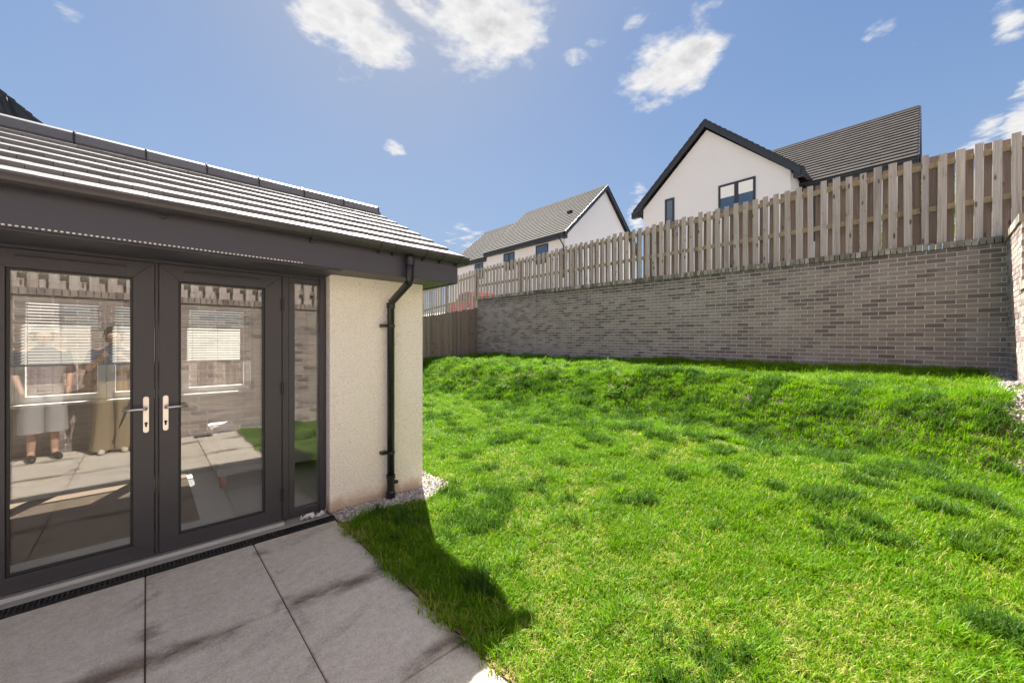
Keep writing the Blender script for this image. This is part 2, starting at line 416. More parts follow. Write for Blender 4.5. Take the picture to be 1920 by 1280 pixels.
# ------------------------------------------------------------------ mesh helper
WM = {}
class MB:
    def __init__(s):
        s.v = []; s.f = []; s.t = []
    def add(s, vs, fs, tint=None):
        b = len(s.v)
        s.v += [tuple(x) for x in vs]
        s.f += [tuple(i + b for i in f) for f in fs]
        s.t += [random.random() if tint is None else tint] * len(fs)
        return s
    def box(s, x0, x1, y0, y1, z0, z1, tint=None, M=None):
        vs = [Vector((x, y, z)) for z in (z0, z1) for y in (y0, y1) for x in (x0, x1)]
        if M is not None:
            vs = [M @ p for p in vs]
        return s.add(vs, [(0, 2, 3, 1), (4, 5, 7, 6), (0, 1, 5, 4), (2, 6, 7, 3), (0, 4, 6, 2), (1, 3, 7, 5)], tint)
    def prism(s, poly, vec, tint=None):            # closed 3-D polygon pushed along vec
        k = len(poly); vec = Vector(vec)
        vs = [Vector(p) for p in poly] + [Vector(p) + vec for p in poly]
        fs = [tuple(range(k))[::-1], tuple(range(k, 2 * k))] + [(i, (i + 1) % k, (i + 1) % k + k, i + k) for i in range(k)]
        return s.add(vs, fs, tint)
    def tube(s, path, r, seg=12, cap=True, half=False, tint=None):
        P = [Vector(p) for p in path]; k = len(P)
        rs = r if hasattr(r, '__len__') else [r] * k
        vs = []; fs = []
        for i, p in enumerate(P):
            d = ((P[min(i + 1, k - 1)] - P[i]).normalized() + (P[i] - P[max(i - 1, 0)]).normalized()).normalized()
            a = Vector((0, 0, 1)) if abs(d.z) < .9 else Vector((1, 0, 0))
            u = d.cross(a).normalized(); q = u.cross(d).normalized()
            for j in range(seg):
                th = 2 * math.pi * j / seg
                vs.append(p + (u * math.cos(th) + q * math.sin(th)) * rs[i])
        for i in range(k - 1):
            for j in range(seg):
                a, b = i * seg + j, i * seg + (j + 1) % seg
                fs.append((a, b, b + seg, a + seg))
        if cap:
            fs.append(tuple(range(seg))[::-1]); fs.append(tuple(range((k - 1) * seg, k * seg)))
        return s.add(vs, fs, tint)
    def lathe(s, prof, c, seg=16, axis='Z'):
        vs = []; fs = []
        for r, z in prof:
            for j in range(seg):
                th = 2 * math.pi * j / seg
                p = (r * math.cos(th), r * math.sin(th), z)
                if axis == 'X': p = (p[2], p[0], p[1])
                if axis == 'Y': p = (p[0], p[2], p[1])
                vs.append(Vector(p) + Vector(c))
        for i in range(len(prof) - 1):
            for j in range(seg):
                a, b = i * seg + j, i * seg + (j + 1) % seg
                fs.append((a, b, b + seg, a + seg))
        fs.append(tuple(range(seg))[::-1]); fs.append(tuple(range((len(prof) - 1) * seg, len(prof) * seg)))
        return s.add(vs, fs)
    def mesh(s, name, mat):
        me = bpy.data.meshes.new(name)
        me.from_pydata(s.v, [], s.f)
        a = me.attributes.new('tint', 'FLOAT', 'FACE')
        a.data.foreach_set('value', s.t)
        if mat: me.materials.append(mat)
        return me
    def build(s, name, mat, parent=None, smooth=False, bev=0.0, kind=None, label=None):
        me = s.mesh(name, mat)
        if smooth:
            me.polygons.foreach_set('use_smooth', [True] * len(me.polygons))
        bm = bmesh.new(); bm.from_mesh(me)
        bmesh.ops.recalc_face_normals(bm, faces=bm.faces)
        bm.to_mesh(me); bm.free()
        o = bpy.data.objects.new(name, me)
        COL.objects.link(o)
        if bev:
            b = o.modifiers.new('bevel', 'BEVEL'); b.width = bev; b.segments = 2; b.limit_method = 'ANGLE'
        hang(o, parent)
        if kind: o['kind'] = kind
        if label: o['label'] = label
        return o
def hang(o, parent):                                # keep world placement under a parent
    if parent is not None:
        o.parent = parent
        o.matrix_parent_inverse = WM[parent.name].inverted()
    WM[o.name] = (WM[parent.name] @ WM[parent.name].inverted() if parent else Matrix()) @ Matrix.LocRotScale(o.location, o.rotation_euler, o.scale)
def piece(name, me, parent, loc, rot=(0, 0, 0), scale=(1, 1, 1), M=None):
    o = bpy.data.objects.new(name, me)
    COL.objects.link(o)
    o.location = loc; o.rotation_euler = rot; o.scale = scale
    if M is not None:
        o.matrix_world = M
    o.parent = parent
    o.matrix_parent_inverse = WM[parent.name].inverted()
    return o
def thing(name, label, cat, loc=(0, 0, 0), group=None, kind=None):
    o = bpy.data.objects.new(name, None)
    COL.objects.link(o)
    o.location = loc
    o.empty_display_size = .2
    WM[o.name] = Matrix.Translation(loc)
    if label: o['label'] = label
    if cat: o['category'] = cat
    if group: o['group'] = group
    if kind: o['kind'] = kind
    return o
def tag(o, label, cat, group=None):
    o['label'] = label; o['category'] = cat
    if group: o['group'] = group
    return o

# ------------------------------------------------------------------ ground
def sstep(a, b, x):
    t = np.clip((x - a) / (b - a), 0, 1)
    return t * t * (3 - 2 * t)
def bumps(x, y):
    return (np.sin(x * 2.3 + y * 1.1) * np.sin(y * 1.9 - x * .7) + .6 * np.sin(x * 5.1 - y * 3.3) * np.sin(y * 4.4 + 1.3) + .35 * np.sin(x * 9.7 + y * 7.1) * np.sin(y * 8.3 - x * 3.1))
def lawn_h(x, y):
    x = np.asarray(x, float); y = np.asarray(y, float)
    crest = 6.2 + .35 * np.sin(y * .6 + .4)
    z = .26 * sstep(2.0, 5.6, x) + .64 * sstep(crest - .85, crest + .7, x) + .16 * sstep(7.0, 9.4, x)
    rough = .012 + (.035 + .028 * sstep(1.0, 4.0, y)) * sstep(4.6, 5.8, x) * (1 - .6 * sstep(7.4, 8.6, x))
    return z + rough * bumps(x, y) * sstep(1.3, 1.8, x) + .015
XW, YR, YE = 9.4, -.78, 12.0                       # brick wall face, side wall face, far fence line

def grid_mesh(name, xs, ys, hf, mat, skip=None):
    X, Y = np.meshgrid(xs, ys)
    Z = hf(X, Y)
    V = np.stack([X, Y, Z], -1).reshape(-1, 3)
    nx = len(xs)
    F = []
    for j in range(len(ys) - 1):
        for i in range(nx - 1):
            if skip and skip((xs[i] + xs[i + 1]) / 2, (ys[j] + ys[j + 1]) / 2):
                continue
            a = j * nx + i
            F.append((a, a + 1, a + nx + 1, a + nx))
    me = bpy.data.meshes.new(name)
    me.from_pydata(V.tolist(), [], F)
    me.polygons.foreach_set('use_smooth', [True] * len(F))
    me.materials.append(mat)
    o = bpy.data.objects.new(name, me)
    COL.objects.link(o)
    WM[o.name] = Matrix()
    return o
def inside_room(x, y): return x < 2.1 and y > 3.47
lawn = grid_mesh('lawn', np.linspace(1.174, XW - .003, 75), np.linspace(YR + .003, YE - .01, 110), lawn_h, MAT['lawn'], inside_room)
lawn['kind'] = 'structure'
gx = np.array([-400, -150, -60, -20, -8.5, -4.4, -2, 0, 1.19, 2.1, 3, 4, 5, 6, 7, 8, XW])
gy = np.array([YR - .15, 0, 2, 3.4, 6.8, 9, 11, 12, 14, 18, 25, 40, 80, 200, 500])
ground = grid_mesh('ground', gx, gy, lambda x, y: lawn_h(x, y) - .09 - .06 * ((x > 1.0) & (y < 12.1)), MAT['lawn'])
ground['kind'] = 'structure'
def up_h(x, y):
    return 2.98 + 1.5 * sstep(12, 21, x) - .35 * sstep(11, 15, y) * (1 - sstep(11, 18, x)) - .3 * sstep(30, 60, y)
terrace = grid_mesh('upper_ground', np.array([XW + .1, 10, 11, 12, 14, 16, 18, 20, 22, 25, 30, 40, 80, 200, 600]), np.array([-300, -60, -20, -8, -3, -1, 1, 4, 8, 11, 12, 13, 15, 18, 22, 30, 40, 60, 150, 600]), up_h, MAT['yard'])
terrace['kind'] = 'structure'
side_g = grid_mesh('side_ground', np.array([-400, -100, -30, -10, 0, 4, 8.0, XW + .1]), np.array([-300, -60, -15, -4, YR - .12]), lambda x, y: x * 0 + 2.05, MAT['yard'])
side_g['kind'] = 'structure'

# ------------------------------------------------------------------ patio
patio = thing('patio', None, None, (0, 1.4, 0), kind='structure')
pb = MB().box(-4.2, 1.18, YR + .02, 3.60, -.12, -.012)
pb.build('bedding', MAT['dirt'], patio)
xs = [-4.2, -3.64, -3.04, -2.43, -1.82, -1.215, -.608, -.004, .587, 1.185]
ys = [YR + .06, -.2, .7, 1.605, 2.508, 3.47]
slab_cache = {}
def slab_mesh(w_, d_):
    k = (round(w_, 3), round(d_, 3))
    if k not in slab_cache:
        bm = bmesh.new()
        bmesh.ops.create_cube(bm, size=1, matrix=Matrix.Diagonal((w_, d_, .04, 1)))
        bmesh.ops.bevel(bm, geom=[e for e in bm.edges], offset=.004, segments=2, affect='EDGES', clamp_overlap=True)
        me = bpy.data.meshes.new('paving_slab'); bm.to_mesh(me); bm.free()
        me.materials.append(MAT['slab'])
        slab_cache[k] = me
    return slab_cache[k]
for j in range(len(ys) - 1):
    for i in range(len(xs) - 1):
        w_, d_ = xs[i + 1] - xs[i] - .006, ys[j + 1] - ys[j] - .005
        piece('paving_slab', slab_mesh(w_, d_), patio, ((xs[i] + xs[i + 1]) / 2, (ys[j] + ys[j + 1]) / 2, -.02 + random.uniform(-.001, .0015)), (random.uniform(-.001, .001), random.uniform(-.001, .001), 0))

# drain channel along the threshold
drain = thing('drain_channel', 'black slotted drainage channel running along the foot of the doors', 'drain', (-.5, 3.53, -.02))
b = MB()
b.box(-4.1, 1.6, 3.474, 3.482, -.1, 0.001).box(-4.1, 1.6, 3.578, 3.586, -.1, .001).box(-4.1, 1.6, 3.482, 3.578, -.1, -.06)
b.build('channel', MAT['black'], drain)
b = MB()
x = -4.09
while x < 1.59:
    b.box(x, x + .011, 3.4825, 3.5775, -.02, .0005); x += .022
b.box(-4.1, 1.6, 3.496, 3.506, -.022, -.003).box(-4.1, 1.6, 3.554, 3.564, -.022, -.003)
b.build('grating', MAT['black'], drain, kind='stuff')

# ------------------------------------------------------------------ garden room
YF, YD, XP0, XP1 = 3.60, 3.71, 1.177, 2.096        # pier face, door face, pier edges
XL = -6.0
room = thing('garden_room', 'single storey cream garden room with dark tiled roof and black French doors', 'building', (0, 5.1, 0))
b = MB()
b.box(XP0, XP1, YF, YF + .30, .02, 2.16)                                             # pier
b.box(XP1 - .30, XP1, YF + .30, 6.7, .02, 2.16)                                      # gable side
b.box(XL, XP1 - .3, 6.45, 6.7, .02, .87)                                             # back wall below the windows
b.box(XL, -1.74, 6.45, 6.7, .87, 2.02); b.box(1.06, XP1 - .3, 6.45, 6.7, .87, 2.02)
b.box(XL, XP1 - .3, 6.45, 6.7, 2.02, 2.50)
b.box(XL, XL + .25, YF, 6.45, .02, 2.16)
b.box(XL + .25, -2.5, YF, YF + .30, .02, 2.16)
b.prism([(XP1 - .3, 3.7, 2.161), (XP1 - .3, 6.6, 2.161), (XP1 - .3, 5.15, 3.08)], (.3, 0, 0))
b.build('wall', MAT['roughcast'], room)
b = MB().box(XP0 + .012, XP1 - .012, YF + .015, 6.69, -.14, .02)
b.build('plinth', MAT['concrete'], room)
b = MB().box(XL + .25, XP1 - .3, YF + .3, 6.45, -.1, .022); b.build('floor', MAT['room_floor'], room)
b = MB().box(XL, XP1 - .3, YF + .305, 6.45, 2.162, 2.2); b.build('ceiling', MAT['room_wall'], room)
b = MB().box(XP1 - .33, XP1 - .302, YF + .302, 6.45, .03, 2.16)
b.box(-2.6, -1.74, 6.42, 6.449, .03, 2.16).box(1.06, XP1 - .34, 6.42, 6.449, .03, 2.16).box(-1.74, 1.06, 6.42, 6.449, .03, .87).box(-1.74, 1.06, 6.42, 6.449, 2.02, 2.16)
b.box(-2.63, -2.6, YF + .302, 6.45, .03, 2.16)
b.build('plaster', MAT['room_wall'], room)
b = MB().box(-1.76, 1.08, 6.36, 6.449, .84, .869); b.build('window_sill', MAT['white'], room)
# fascia, soffit, gutter
XG = 2.275                                                                            # gable verge
b = MB().box(XL, XG, 3.225, 3.25, 2.10, 2.345)
b.box(XG - .022, XG, 3.25, 6.76, 2.10, 2.345)
b.build('fascia', MAT['fascia'], room, bev=.004)
b = MB().box(XL, XG - .024, 3.252, YF + .02, 2.112, 2.124).box(XP1 - .02, XG - .024, YF + .02, 6.75, 2.112, 2.124)
b.build('soffit', MAT['soffit'], room)
b = MB().box(XL, XP0 - .02, 3.255, YD + .0, 2.090, 2.111); b.build('head_trim', MAT['fascia'], room, bev=.004)
b = MB()
x = -3.2
while x < .86:
    b.box(x, x + .011, 3.219, 3.2255, 2.106, 2.113); x += .022
b.build('vent_strip', MAT['bead'], room, kind='stuff')
def half_gutter(x0, x1, yc, zc, r, t=.004, seg=10):
    b = MB(); vs = []; fs = []
    for x in (x0, x1):
        for rr in (r, r - t):
            for k in range(seg + 1):
                a = math.pi + math.pi * k / seg
                vs.append((x, yc + rr * math.cos(a), zc + rr * math.sin(a)))
    q = seg + 1
    for k in range(seg):
        fs += [(k, k + 1, 2 * q + k + 1, 2 * q + k), (q + k, 3 * q + k, 3 * q + k + 1, q + k + 1), (k, q + k, q + k + 1, k + 1), (2 * q + k, 2 * q + k + 1, 3 * q + k + 1, 3 * q + k)]
    fs += [(0, 2 * q, 3 * q, q), (seg, q + seg, 3 * q + seg, 2 * q + seg)]
    return b.add(vs, fs)
GY, GZ, GR = 3.165, 2.347, .057
gut = half_gutter(XL, 2.33, GY, GZ, GR).build('gutter', MAT['gutter'], room, smooth=False)
b = MB().prism([(2.33, GY + GR * 1.04 * math.cos(math.pi + math.pi * k / 10), GZ + GR * 1.04 * math.sin(math.pi + math.pi * k / 10)) for k in range(11)], (.006, 0, 0))
b.build('gutter_end_cap', MAT['gutter'], room)
bx = [-3.9, -2.9, -1.9, -.585, .075, .92, 1.45, 1.58, 1.88, 2.06, 2.25]
for x in bx:
    br = half_gutter(x - .021, x + .021, GY, GZ + .003, GR + .009, .009).box(x - .012, x + .012, GY + .03, 3.224, GZ - .075, GZ - .02)
    br.build('gutter_bracket', MAT['gutter'], gut)
# door frame set
b = MB()
b.box(-.80, XP0 - .004, YD, YD + .07, 2.068, 2.1105)                                    # head
b.box(-.80, -.722, YD, YD + .07, .03, 2.068)
b.box(.834, .882, YD, YD + .07, .03, 2.068)                                            # mullion
b.box(1.124, XP0 - .004, YD, YD + .07, .03, 2.068)
b.box(.882, 1.124, YD, YD + .07, .03, .085).box(.882, 1.124, YD, YD + .07, 2.02, 2.068)
b.box(.882, .928, YD, YD + .07, .085, 2.02)
b.box(XP0 - .05, XP0 - .004, YD - .025, YD - .001, .03, 2.10)
b.build('door_frame', MAT['frame'], room, bev=.004)
sp = MB().box(.930, 1.122, YD + .024, YD + .046, .087, 2.018).build('side_pane', MAT['glass'], room)
b = MB()
for (x0, x1, z0, z1) in ((-2.48, -1.62, .03, 2.0685), (-1.6, -.81, .03, 2.0685)):     # fixed panels out of frame
    b.box(x0, x0 + .1, YD, YD + .06, z0, z1).box(x1 - .1, x1, YD, YD + .06, z0, z1).box(x0 + .1, x1 - .1, YD, YD + .06, z0, .12).box(x0 + .1, x1 - .1, YD, YD + .06, 1.96, z1)
b.build('side_frame', MAT['frame'], room, bev=.003)
b = MB().box(-2.38, -1.72, YD + .02, YD + .04, .121, 1.959).box(-1.5, -.91, YD + .02, YD + .04, .121, 1.959); b.build('fixed_pane', MAT['glass'], room)

def leaf(x0, x1, gx0, gx1, side):
    zb, zt, g0, g1 = .035, 2.066, .128, 1.955
    y0, y1 = YD - .012, YD + .058
    b = MB()
    # mitred stiles and rails
    for poly in ([(x0, zb), (gx0, g0), (gx0, g1), (x0, zt)], [(x1, zt), (gx1, g1), (gx1, g0), (x1, zb)], [(x0, zb), (x1, zb), (gx1, g0), (gx0, g0)], [(x0, zt), (gx0, g1), (gx1, g1), (x1, zt)]):
        b.prism([(p[0], y0, p[1]) for p in poly], (0, y1 - y0, 0))
    d = b.build('door', MAT['frame'], room, bev=.0025)
    bd = MB()                                                                         # glazing bead
    for (a0, a1, c0, c1) in ((gx0, gx0 + .014, g0, g1), (gx1 - .014, gx1, g0, g1), (gx0 + .014, gx1 - .014, g0, g0 + .014), (gx0 + .014, gx1 - .014, g1 - .014, g1)):
        bd.box(a0, a1, y0 + .014, y0 + .03, c0, c1)
    bd.build('glazing_bead', MAT['black'], d, bev=.002)
    MB().box(gx0 + .002, gx1 - .002, y0 + .031, y0 + .053, g0 + .002, g1 - .002).build('pane', MAT['glass'], d)
    c = (gx0 + gx1) / 2
    MB().box(c - .235, c + .235, y0 - .009, y0 - .0005, 2.008, 2.022).box(c - .235, c + .235, y0 - .014, y0 - .0005, 2.0225, 2.027).build('trickle_vent', MAT['frame'], d, bev=.002)
    hx = (x1 - .042) if side < 0 else (x0 + .035)
    pl = MB()
    pts = [(hx + .0155 * math.cos(a), 1.124 + .0155 * math.sin(a)) for a in np.linspace(0, math.pi, 9)] + [(hx + .0155 * math.cos(a), .905 + .0155 * math.sin(a)) for a in np.linspace(math.pi, 2 * math.pi, 9)]
    pl.prism([(p[0], y0 - .009, p[1]) for p in pts], (0, .008, 0))
    pl.build('handle_plate', MAT['steel'], d, bev=.002)
    s = -1 if side < 0 else 1
    MB().tube([(hx, y0 - .009, 1.058), (hx, y0 - .05, 1.058), (hx + s * .012, y0 - .058, 1.058), (hx + s * .05, y0 - .058, 1.060), (hx + s * .115, y0 - .052, 1.056)], [.0095, .0095, .0095, .0085, .0075], 12).build('lever', MAT['steel'], d, smooth=True)
    k = MB().lathe([(.0085, 0), (.0085, .005)], (hx, y0 - .0145, .955), 14, 'Y').box(hx - .005, hx + .005, y0 - .0145, y0 - .0095, .931, .953)
    k.build('lock_cylinder', MAT['black'], d)
    ex = x0 if side < 0 else x1
    for z in (.24, 1.13, 1.83):
        MB().tube([(ex + .004 * (1 if side > 0 else -1), y0 - .006, z - .05), (ex + .004 * (1 if side > 0 else -1), y0 - .006, z + .05)], .009, 10).box(ex - .014, ex + .014, y0 - .004, y0 - .0005, z - .048, z + .048).build('hinge', MAT['black'], d)
    return d
leaf(-.718, .0415, -.604, -.066, -1)
leaf(.066, .8275, .1715, .7065, 1)
MB().box(.043, .0645, YD - .002, YD + .05, .036, 2.066).box(.047, .060, YD - .02, YD - .003, .036, 2.066).build('astragal', MAT['frame'], room, bev=.002)
MB().box(-.80, .835, YD - .062, YD - .014, .004, .030).box(-.80, .835, YD - .07, YD - .0625, .004, .018).build('threshold', MAT['alu'], room, bev=.002)
MB().box(-2.6, XP0 - .002, 3.588, YD + .3, -.1, .003).build('sill_stone', MAT['concrete'], room, bev=.004)

# back windows
for (x0, x1) in ((-1.74, -1.002), (-1.0, -.335), (-.333, .329), (.331, 1.06)):
    b = MB()
    f = .07
    b.box(x0, x0 + f, 6.5, 6.57, .872, 2.018).box(x1 - f, x1, 6.5, 6.57, .872, 2.018).box(x0 + f, x1 - f, 6.5, 6.57, .872, .872 + f).box(x0 + f, x1 - f, 6.5, 6.57, 2.018 - f, 2.018)
    wdw = b.build('window', MAT['white'], room, bev=.003)
    MB().box(x0 + f, x1 - f, 6.528, 6.548, .872 + f, 2.018 - f).build('window_pane', MAT['glass'], wdw)
# roof
EY, EZ, RY, RZ = 3.155, 2.372, 5.15, 3.29
sl = Vector((0, RY - EY, RZ - EZ)); SL = sl.length; su = sl.normalized()
ang = math.atan2(sl.z, sl.y)
nrm = Vector((0, -su.z, su.y))
roof = MB().prism([(XL, EY + .02, EZ - .03), (XL, RY, RZ - .03), (XL, 6.78, 2.548 - .03), (XL, 6.78, 2.548 - .055), (XL, RY, RZ - .055), (XL, EY + .02, EZ - .055)], (XG + .02 - XL, 0, 0)).build('roof', MAT['tile_edge'], room)  # unseen back eave cut short so sun reaches the blinds
TW, ROWS = .1435, 7
gauge = SL / ROWS
tm = MB()
tl = gauge + .06
tm.box(-TW / 2 + .0012, TW / 2 - .0012, 0, tl, -.044, 0)
tile_me = tm.mesh('roof_tile', MAT['tile'])
mass = MB()
for r_ in range(ROWS):
    o = Vector((0, EY, EZ)) + su * (gauge * r_ - .012)
    tilt = ang - .09
    k = 0
    x = XG + .03 - TW / 2 - (TW / 2 if r_ % 2 else 0)
    while x > XL:
        M = Matrix.Translation((x, o.y, o.z + .002 + random.uniform(-.001, .001))) @ Matrix.Rotation(tilt + random.uniform(-.003, .003), 4, 'X')
        if k == 0 and r_ % 2:
            mass.box(TW / 2, TW, 0, tl, -.044, 0, None, M)
        if x > -2.72:
            piece('roof_tile', tile_me, roof, (0, 0, 0), M=M)
        else:
            mass.box(-TW / 2 + .0012, TW / 2 - .0012, 0, tl, -.044, 0, None, M)
        x -= TW; k += 1
    # far slope
    M = Matrix.Translation((0, 2 * RY - o.y, o.z + .006)) @ Matrix.Rotation(-tilt, 4, 'X')
    x = XL
    while x < XG and r_ > 0:
        mass.box(x + .001, x + TW - .001, -tl, 0, -.031, 0, None, M); x += TW
mass.build('tile_course', MAT['tile'], roof, kind='stuff')
rm = MB()
prof = [(-.122, -.085), (-.117, -.010), (-.085, .004), (0, .046), (.085, .004), (.117, -.010), (.122, -.085)]
inn = [(a * .86, c - .02) for a, c in prof]
rm.prism([(0, a, c) for a, c in prof] + [(0, a, c) for a, c in inn[::-1]], (.447, 0, 0))
ridge_me = rm.mesh('ridge_tile', MAT['tile'])
x = XG - .01 - .447
while x > XL:
    piece('ridge_tile', ridge_me, roof, (x, RY, RZ + .036 + random.uniform(-.002, .002)))
    cl = MB().tube([(x + .449, RY + a * 1.05, RZ + .041 + c + .002) for a, c in prof], .006, 6).build('ridge_clip', MAT['gutter'], roof)
    x -= .4535
# downpipe
PX, PY = 1.715, 3.535
dp = MB().tube([(PX, GY, GZ - GR + .005), (PX, GY, 2.075), (PX, GY + .02, 2.045), (PX, PY - .02, 1.905), (PX, PY, 1.875), (PX, PY, .20)], .034, 18).build('downpipe', MAT['pipe'], room, smooth=True)
MB().lathe([(.04, .0), (.04, .05)], (PX, PY, 1.845), 18).build('pipe_socket', MAT['pipe'], dp)
MB().lathe([(.041, 0), (.041, .07)], (PX, GY, 2.20), 18).build('gutter_outlet', MAT['pipe'], dp)
MB().lathe([(.041, -.01), (.041, .05), (.044, .052), (.044, .075), (.036, .09), (.036, .20), (.042, .205), (.042, .24)], (PX, PY, .01), 18).build('pipe_shoe', MAT['pipe'], dp)
MB().lathe([(.05, 0), (.05, .025)], (PX, PY, -.012), 18).build('pipe_collar', MAT['pipe'], dp)
MB().lathe([(.018, 0), (.018, .03)], (PX + .03, PY - .015, .175), 12, 'X').build('access_cap', MAT['pipe'], dp)
for z in (1.675, .462):
    MB().lathe([(.0385, -.014), (.0385, .014)], (PX, PY, z), 18).box(PX - .085, PX - .03, PY + .01, YF + .001, z - .014, z + .014).build('pipe_bracket', MAT['pipe'], dp)

# interior
tag(MB().box(-1.75, .33, 4.2, 5.75, .0235, .036).build('rug', MAT['rug'], bev=.004), 'brown woven jute rug on the grey floor behind the doors', 'rug')
sofa = thing('sofa', 'low grey fabric sofa on short wooden legs inside the garden room', 'sofa', (1.15, 5.5, .022))
MB().box(.52, 1.72, 4.93, 6.25, .14, .40).build('base', MAT['sofa'], sofa, bev=.03)
MB().box(.54, 1.46, 4.95, 6.23, .402, .52).build('seat_cushion', MAT['sofa'], sofa, bev=.04)
MB().box(1.47, 1.73, 4.93, 6.25, .402, .80).build('backrest', MAT['sofa'], sofa, bev=.04)
for (x, y) in ((.58, 4.99), (1.66, 4.99), (.58, 6.19), (1.66, 6.19)):
    MB().prism([(x - .025, y - .025, .139), (x + .025, y - .025, .139), (x + .025, y + .025, .139), (x - .025, y + .025, .139)], (0, 0, -.117)).build('leg', MAT['oak'], sofa)
blind_lab = ['half lowered white venetian blind cut off by the left edge of the door glass', 'half lowered white venetian blind over the full pane seen through the left door', 'half lowered white venetian blind partly hidden by the meeting door stiles', 'half lowered white venetian blind in the right back window above the sofa']
slm = MB().box(-.5, .5, -.018, .018, -.001, .001).mesh('slat', MAT['blind'])
for (x0, x1), lb in zip(((-1.73, -1.015), (-1.005, -.345), (-.335, .305), (.325, 1.06)), blind_lab):
    bl = thing('venetian_blind', lb, 'blind', ((x0 + x1) / 2, 6.465, 2.01), group='white blinds in the back windows')
    MB().box(x0, x1, 6.44, 6.485, 1.965, 2.012).build('headrail', MAT['blind'], bl)
    z = 1.945
    while z > 1.30:
        piece('slat', slm, bl, ((x0 + x1) / 2, 6.462, z), (R(38), 0, 0), (x1 - x0 - .01, 1, 1)); z -= .032
    MB().box(x0, x1, 6.445, 6.48, 1.265, 1.285).build('bottom_rail', MAT['blind'], bl)
    for q in (.15, .5, .85):
        MB().tube([(x0 + (x1 - x0) * q, 6.443, 1.27), (x0 + (x1 - x0) * q, 6.443, 1.97)], .0022, 5).build('cord', MAT['blind'], bl)
# crumpled plastic on the sill
b = MB()
vs_ = [(1.06 + (u_ - 4) * .026 + random.gauss(0, .009), 3.64 + (v_ - 2) * .016 + random.gauss(0, .006), .008 + abs(random.gauss(0, .016))) for v_ in range(5) for u_ in range(9)]
b.add(vs_, [(v_ * 9 + u_, v_ * 9 + u_ + 1, v_ * 9 + u_ + 10, v_ * 9 + u_ + 9) for v_ in range(4) for u_ in range(8)])
tag(b.build('plastic_scrap', MAT['white']), 'crumpled scrap of clear white plastic on the sill below the narrow pane', 'litter')

# ------------------------------------------------------------------ brick walls
BL, BH, BD, BP, CP = .215, .065, .10, .225, .075
def brick_me(l):
    bm = bmesh.new()
    bmesh.ops.create_cube(bm, size=1, matrix=Matrix.Diagonal((BD, l, BH, 1)))
    me = bpy.data.meshes.new('brick'); bm.to_mesh(me); bm.free()
    me.materials.append(MAT['brick'])
    return me
brick_a, brick_half = brick_me(BL), brick_me(.1025)
TILT = math.atan(.19 / 12.78)
wall = thing('brick_wall', 'long grey brown brick retaining wall across the top of the lawn', 'wall', (XW, YR, 0))
WT = Matrix.Translation((XW, YR, 0)) @ Matrix.Rotation(TILT, 4, 'X')     # local y along the wall
ZT = 3.13 - .10
def wbox(b, x0, x1, y0, y1, z0, z1, t=None): return b.box(x0, x1, y0, y1, z0, z1, t, WT)
core = MB(); wbox(core, .005, .32, -.3, 12.9, .3, ZT - .004); core.build('mortar_core', MAT['mortar'], wall)
rest = MB()
rows = int((ZT - .72) / CP)
for r_ in range(rows):
    z = ZT - CP * (r_ + .5)
    y = -.03 - (BP / 2 if r_ % 2 else 0)
    k = 0
    while y < 12.84:
        if abs(y + BL / 2 - 9.62) < .06 and False: pass
        cxy = y + BL / 2
        x = .05 + random.uniform(-.002, .002)
        if k < 10:
            piece('brick', brick_a, wall, (0, 0, 0), M=WT @ Matrix.Translation((x, cxy, z)))
        else:
            t = random.random()
            wbox(rest, x - BD / 2, x + BD / 2, y, min(y + BL, 12.85), z - BH / 2, z + BH / 2, t)
        y += BP; k += 1
rest.build('brickwork', MAT['brick_t'], wall, kind='stuff')
cme = MB().box(-.115, .115, -.0325, .0325, -.05, .05).mesh('coping_brick', MAT['coping'])
k = 0
y = -.0325
while y < 12.84:
    piece('coping_brick', cme, wall, (0, 0, 0), M=WT @ Matrix.Translation((.095 + random.uniform(-.004, .004), y, ZT + .05 + random.uniform(-.003, .003))) @ Matrix.Rotation(random.uniform(-.02, .02), 4, 'X'))
    y += .0755
# movement joint and weep hole
mj = MB(); wbox(mj, .002, .02, 9.66, 9.675, .7, ZT); mj.build('movement_joint', MAT['dirt'], wall)
hole = MB(); wbox(hole, -.002, .02, .63, .66, 1.87, 1.90); hole.build('drill_hole', MAT['black'], wall)

side = thing('brick_wall', 'sunlit brick side wall stepping down at the right edge of the garden', 'wall', (4, YR, 0))
b = MB()
b.box(7.98, 9.41, YR - .3, YR - .005, .2, 3.03).box(-4.2, 7.98, YR - .3, YR - .005, -.3, 2.16)
b.build('mortar_core', MAT['mortar'], side)
rest = MB()
rz90 = Matrix.Rotation(R(90), 4, 'Z')
for r_ in range(42):
    z = 3.03 - CP * (r_ + .5)
    if z < -.06: break
    x = 9.30 - (BP / 2 if r_ % 2 else 0)
    while x > -4.15:
        lim = 3.03 if x > 7.98 else 2.17
        if z < lim and z > float(lawn_h(x, YR)) * (x > 1.2) - .12:
            yy = YR - .05 + random.uniform(-.002, .002)
            if x > 7.0:
                piece('brick', brick_a, side, (0, 0, 0), M=Matrix.Translation((x, yy, z)) @ rz90)
            else:
                rest.box(x - BL / 2, x + BL / 2, yy - .05, yy + .05, z - BH / 2, z + BH / 2)
        x -= BP
for i in range(14):
    pass
rest.build('brickwork', MAT['brick_t'], side, kind='stuff')
x = 9.27
while x > 7.96:
    piece('coping_brick', cme, side, (x, YR - .095, 3.08), (0, 0, R(90))); x -= .0755
cop = MB(); 
x = 7.94
while x > -4.2:
    if x > 5.5: piece('coping_brick', cme, side, (x, YR - .095, 2.215), (0, 0, R(90)))
    else: cop.box(x - .0325, x + .0325, YR - .21, YR + .02, 2.165, 2.265)
    x -= .0755
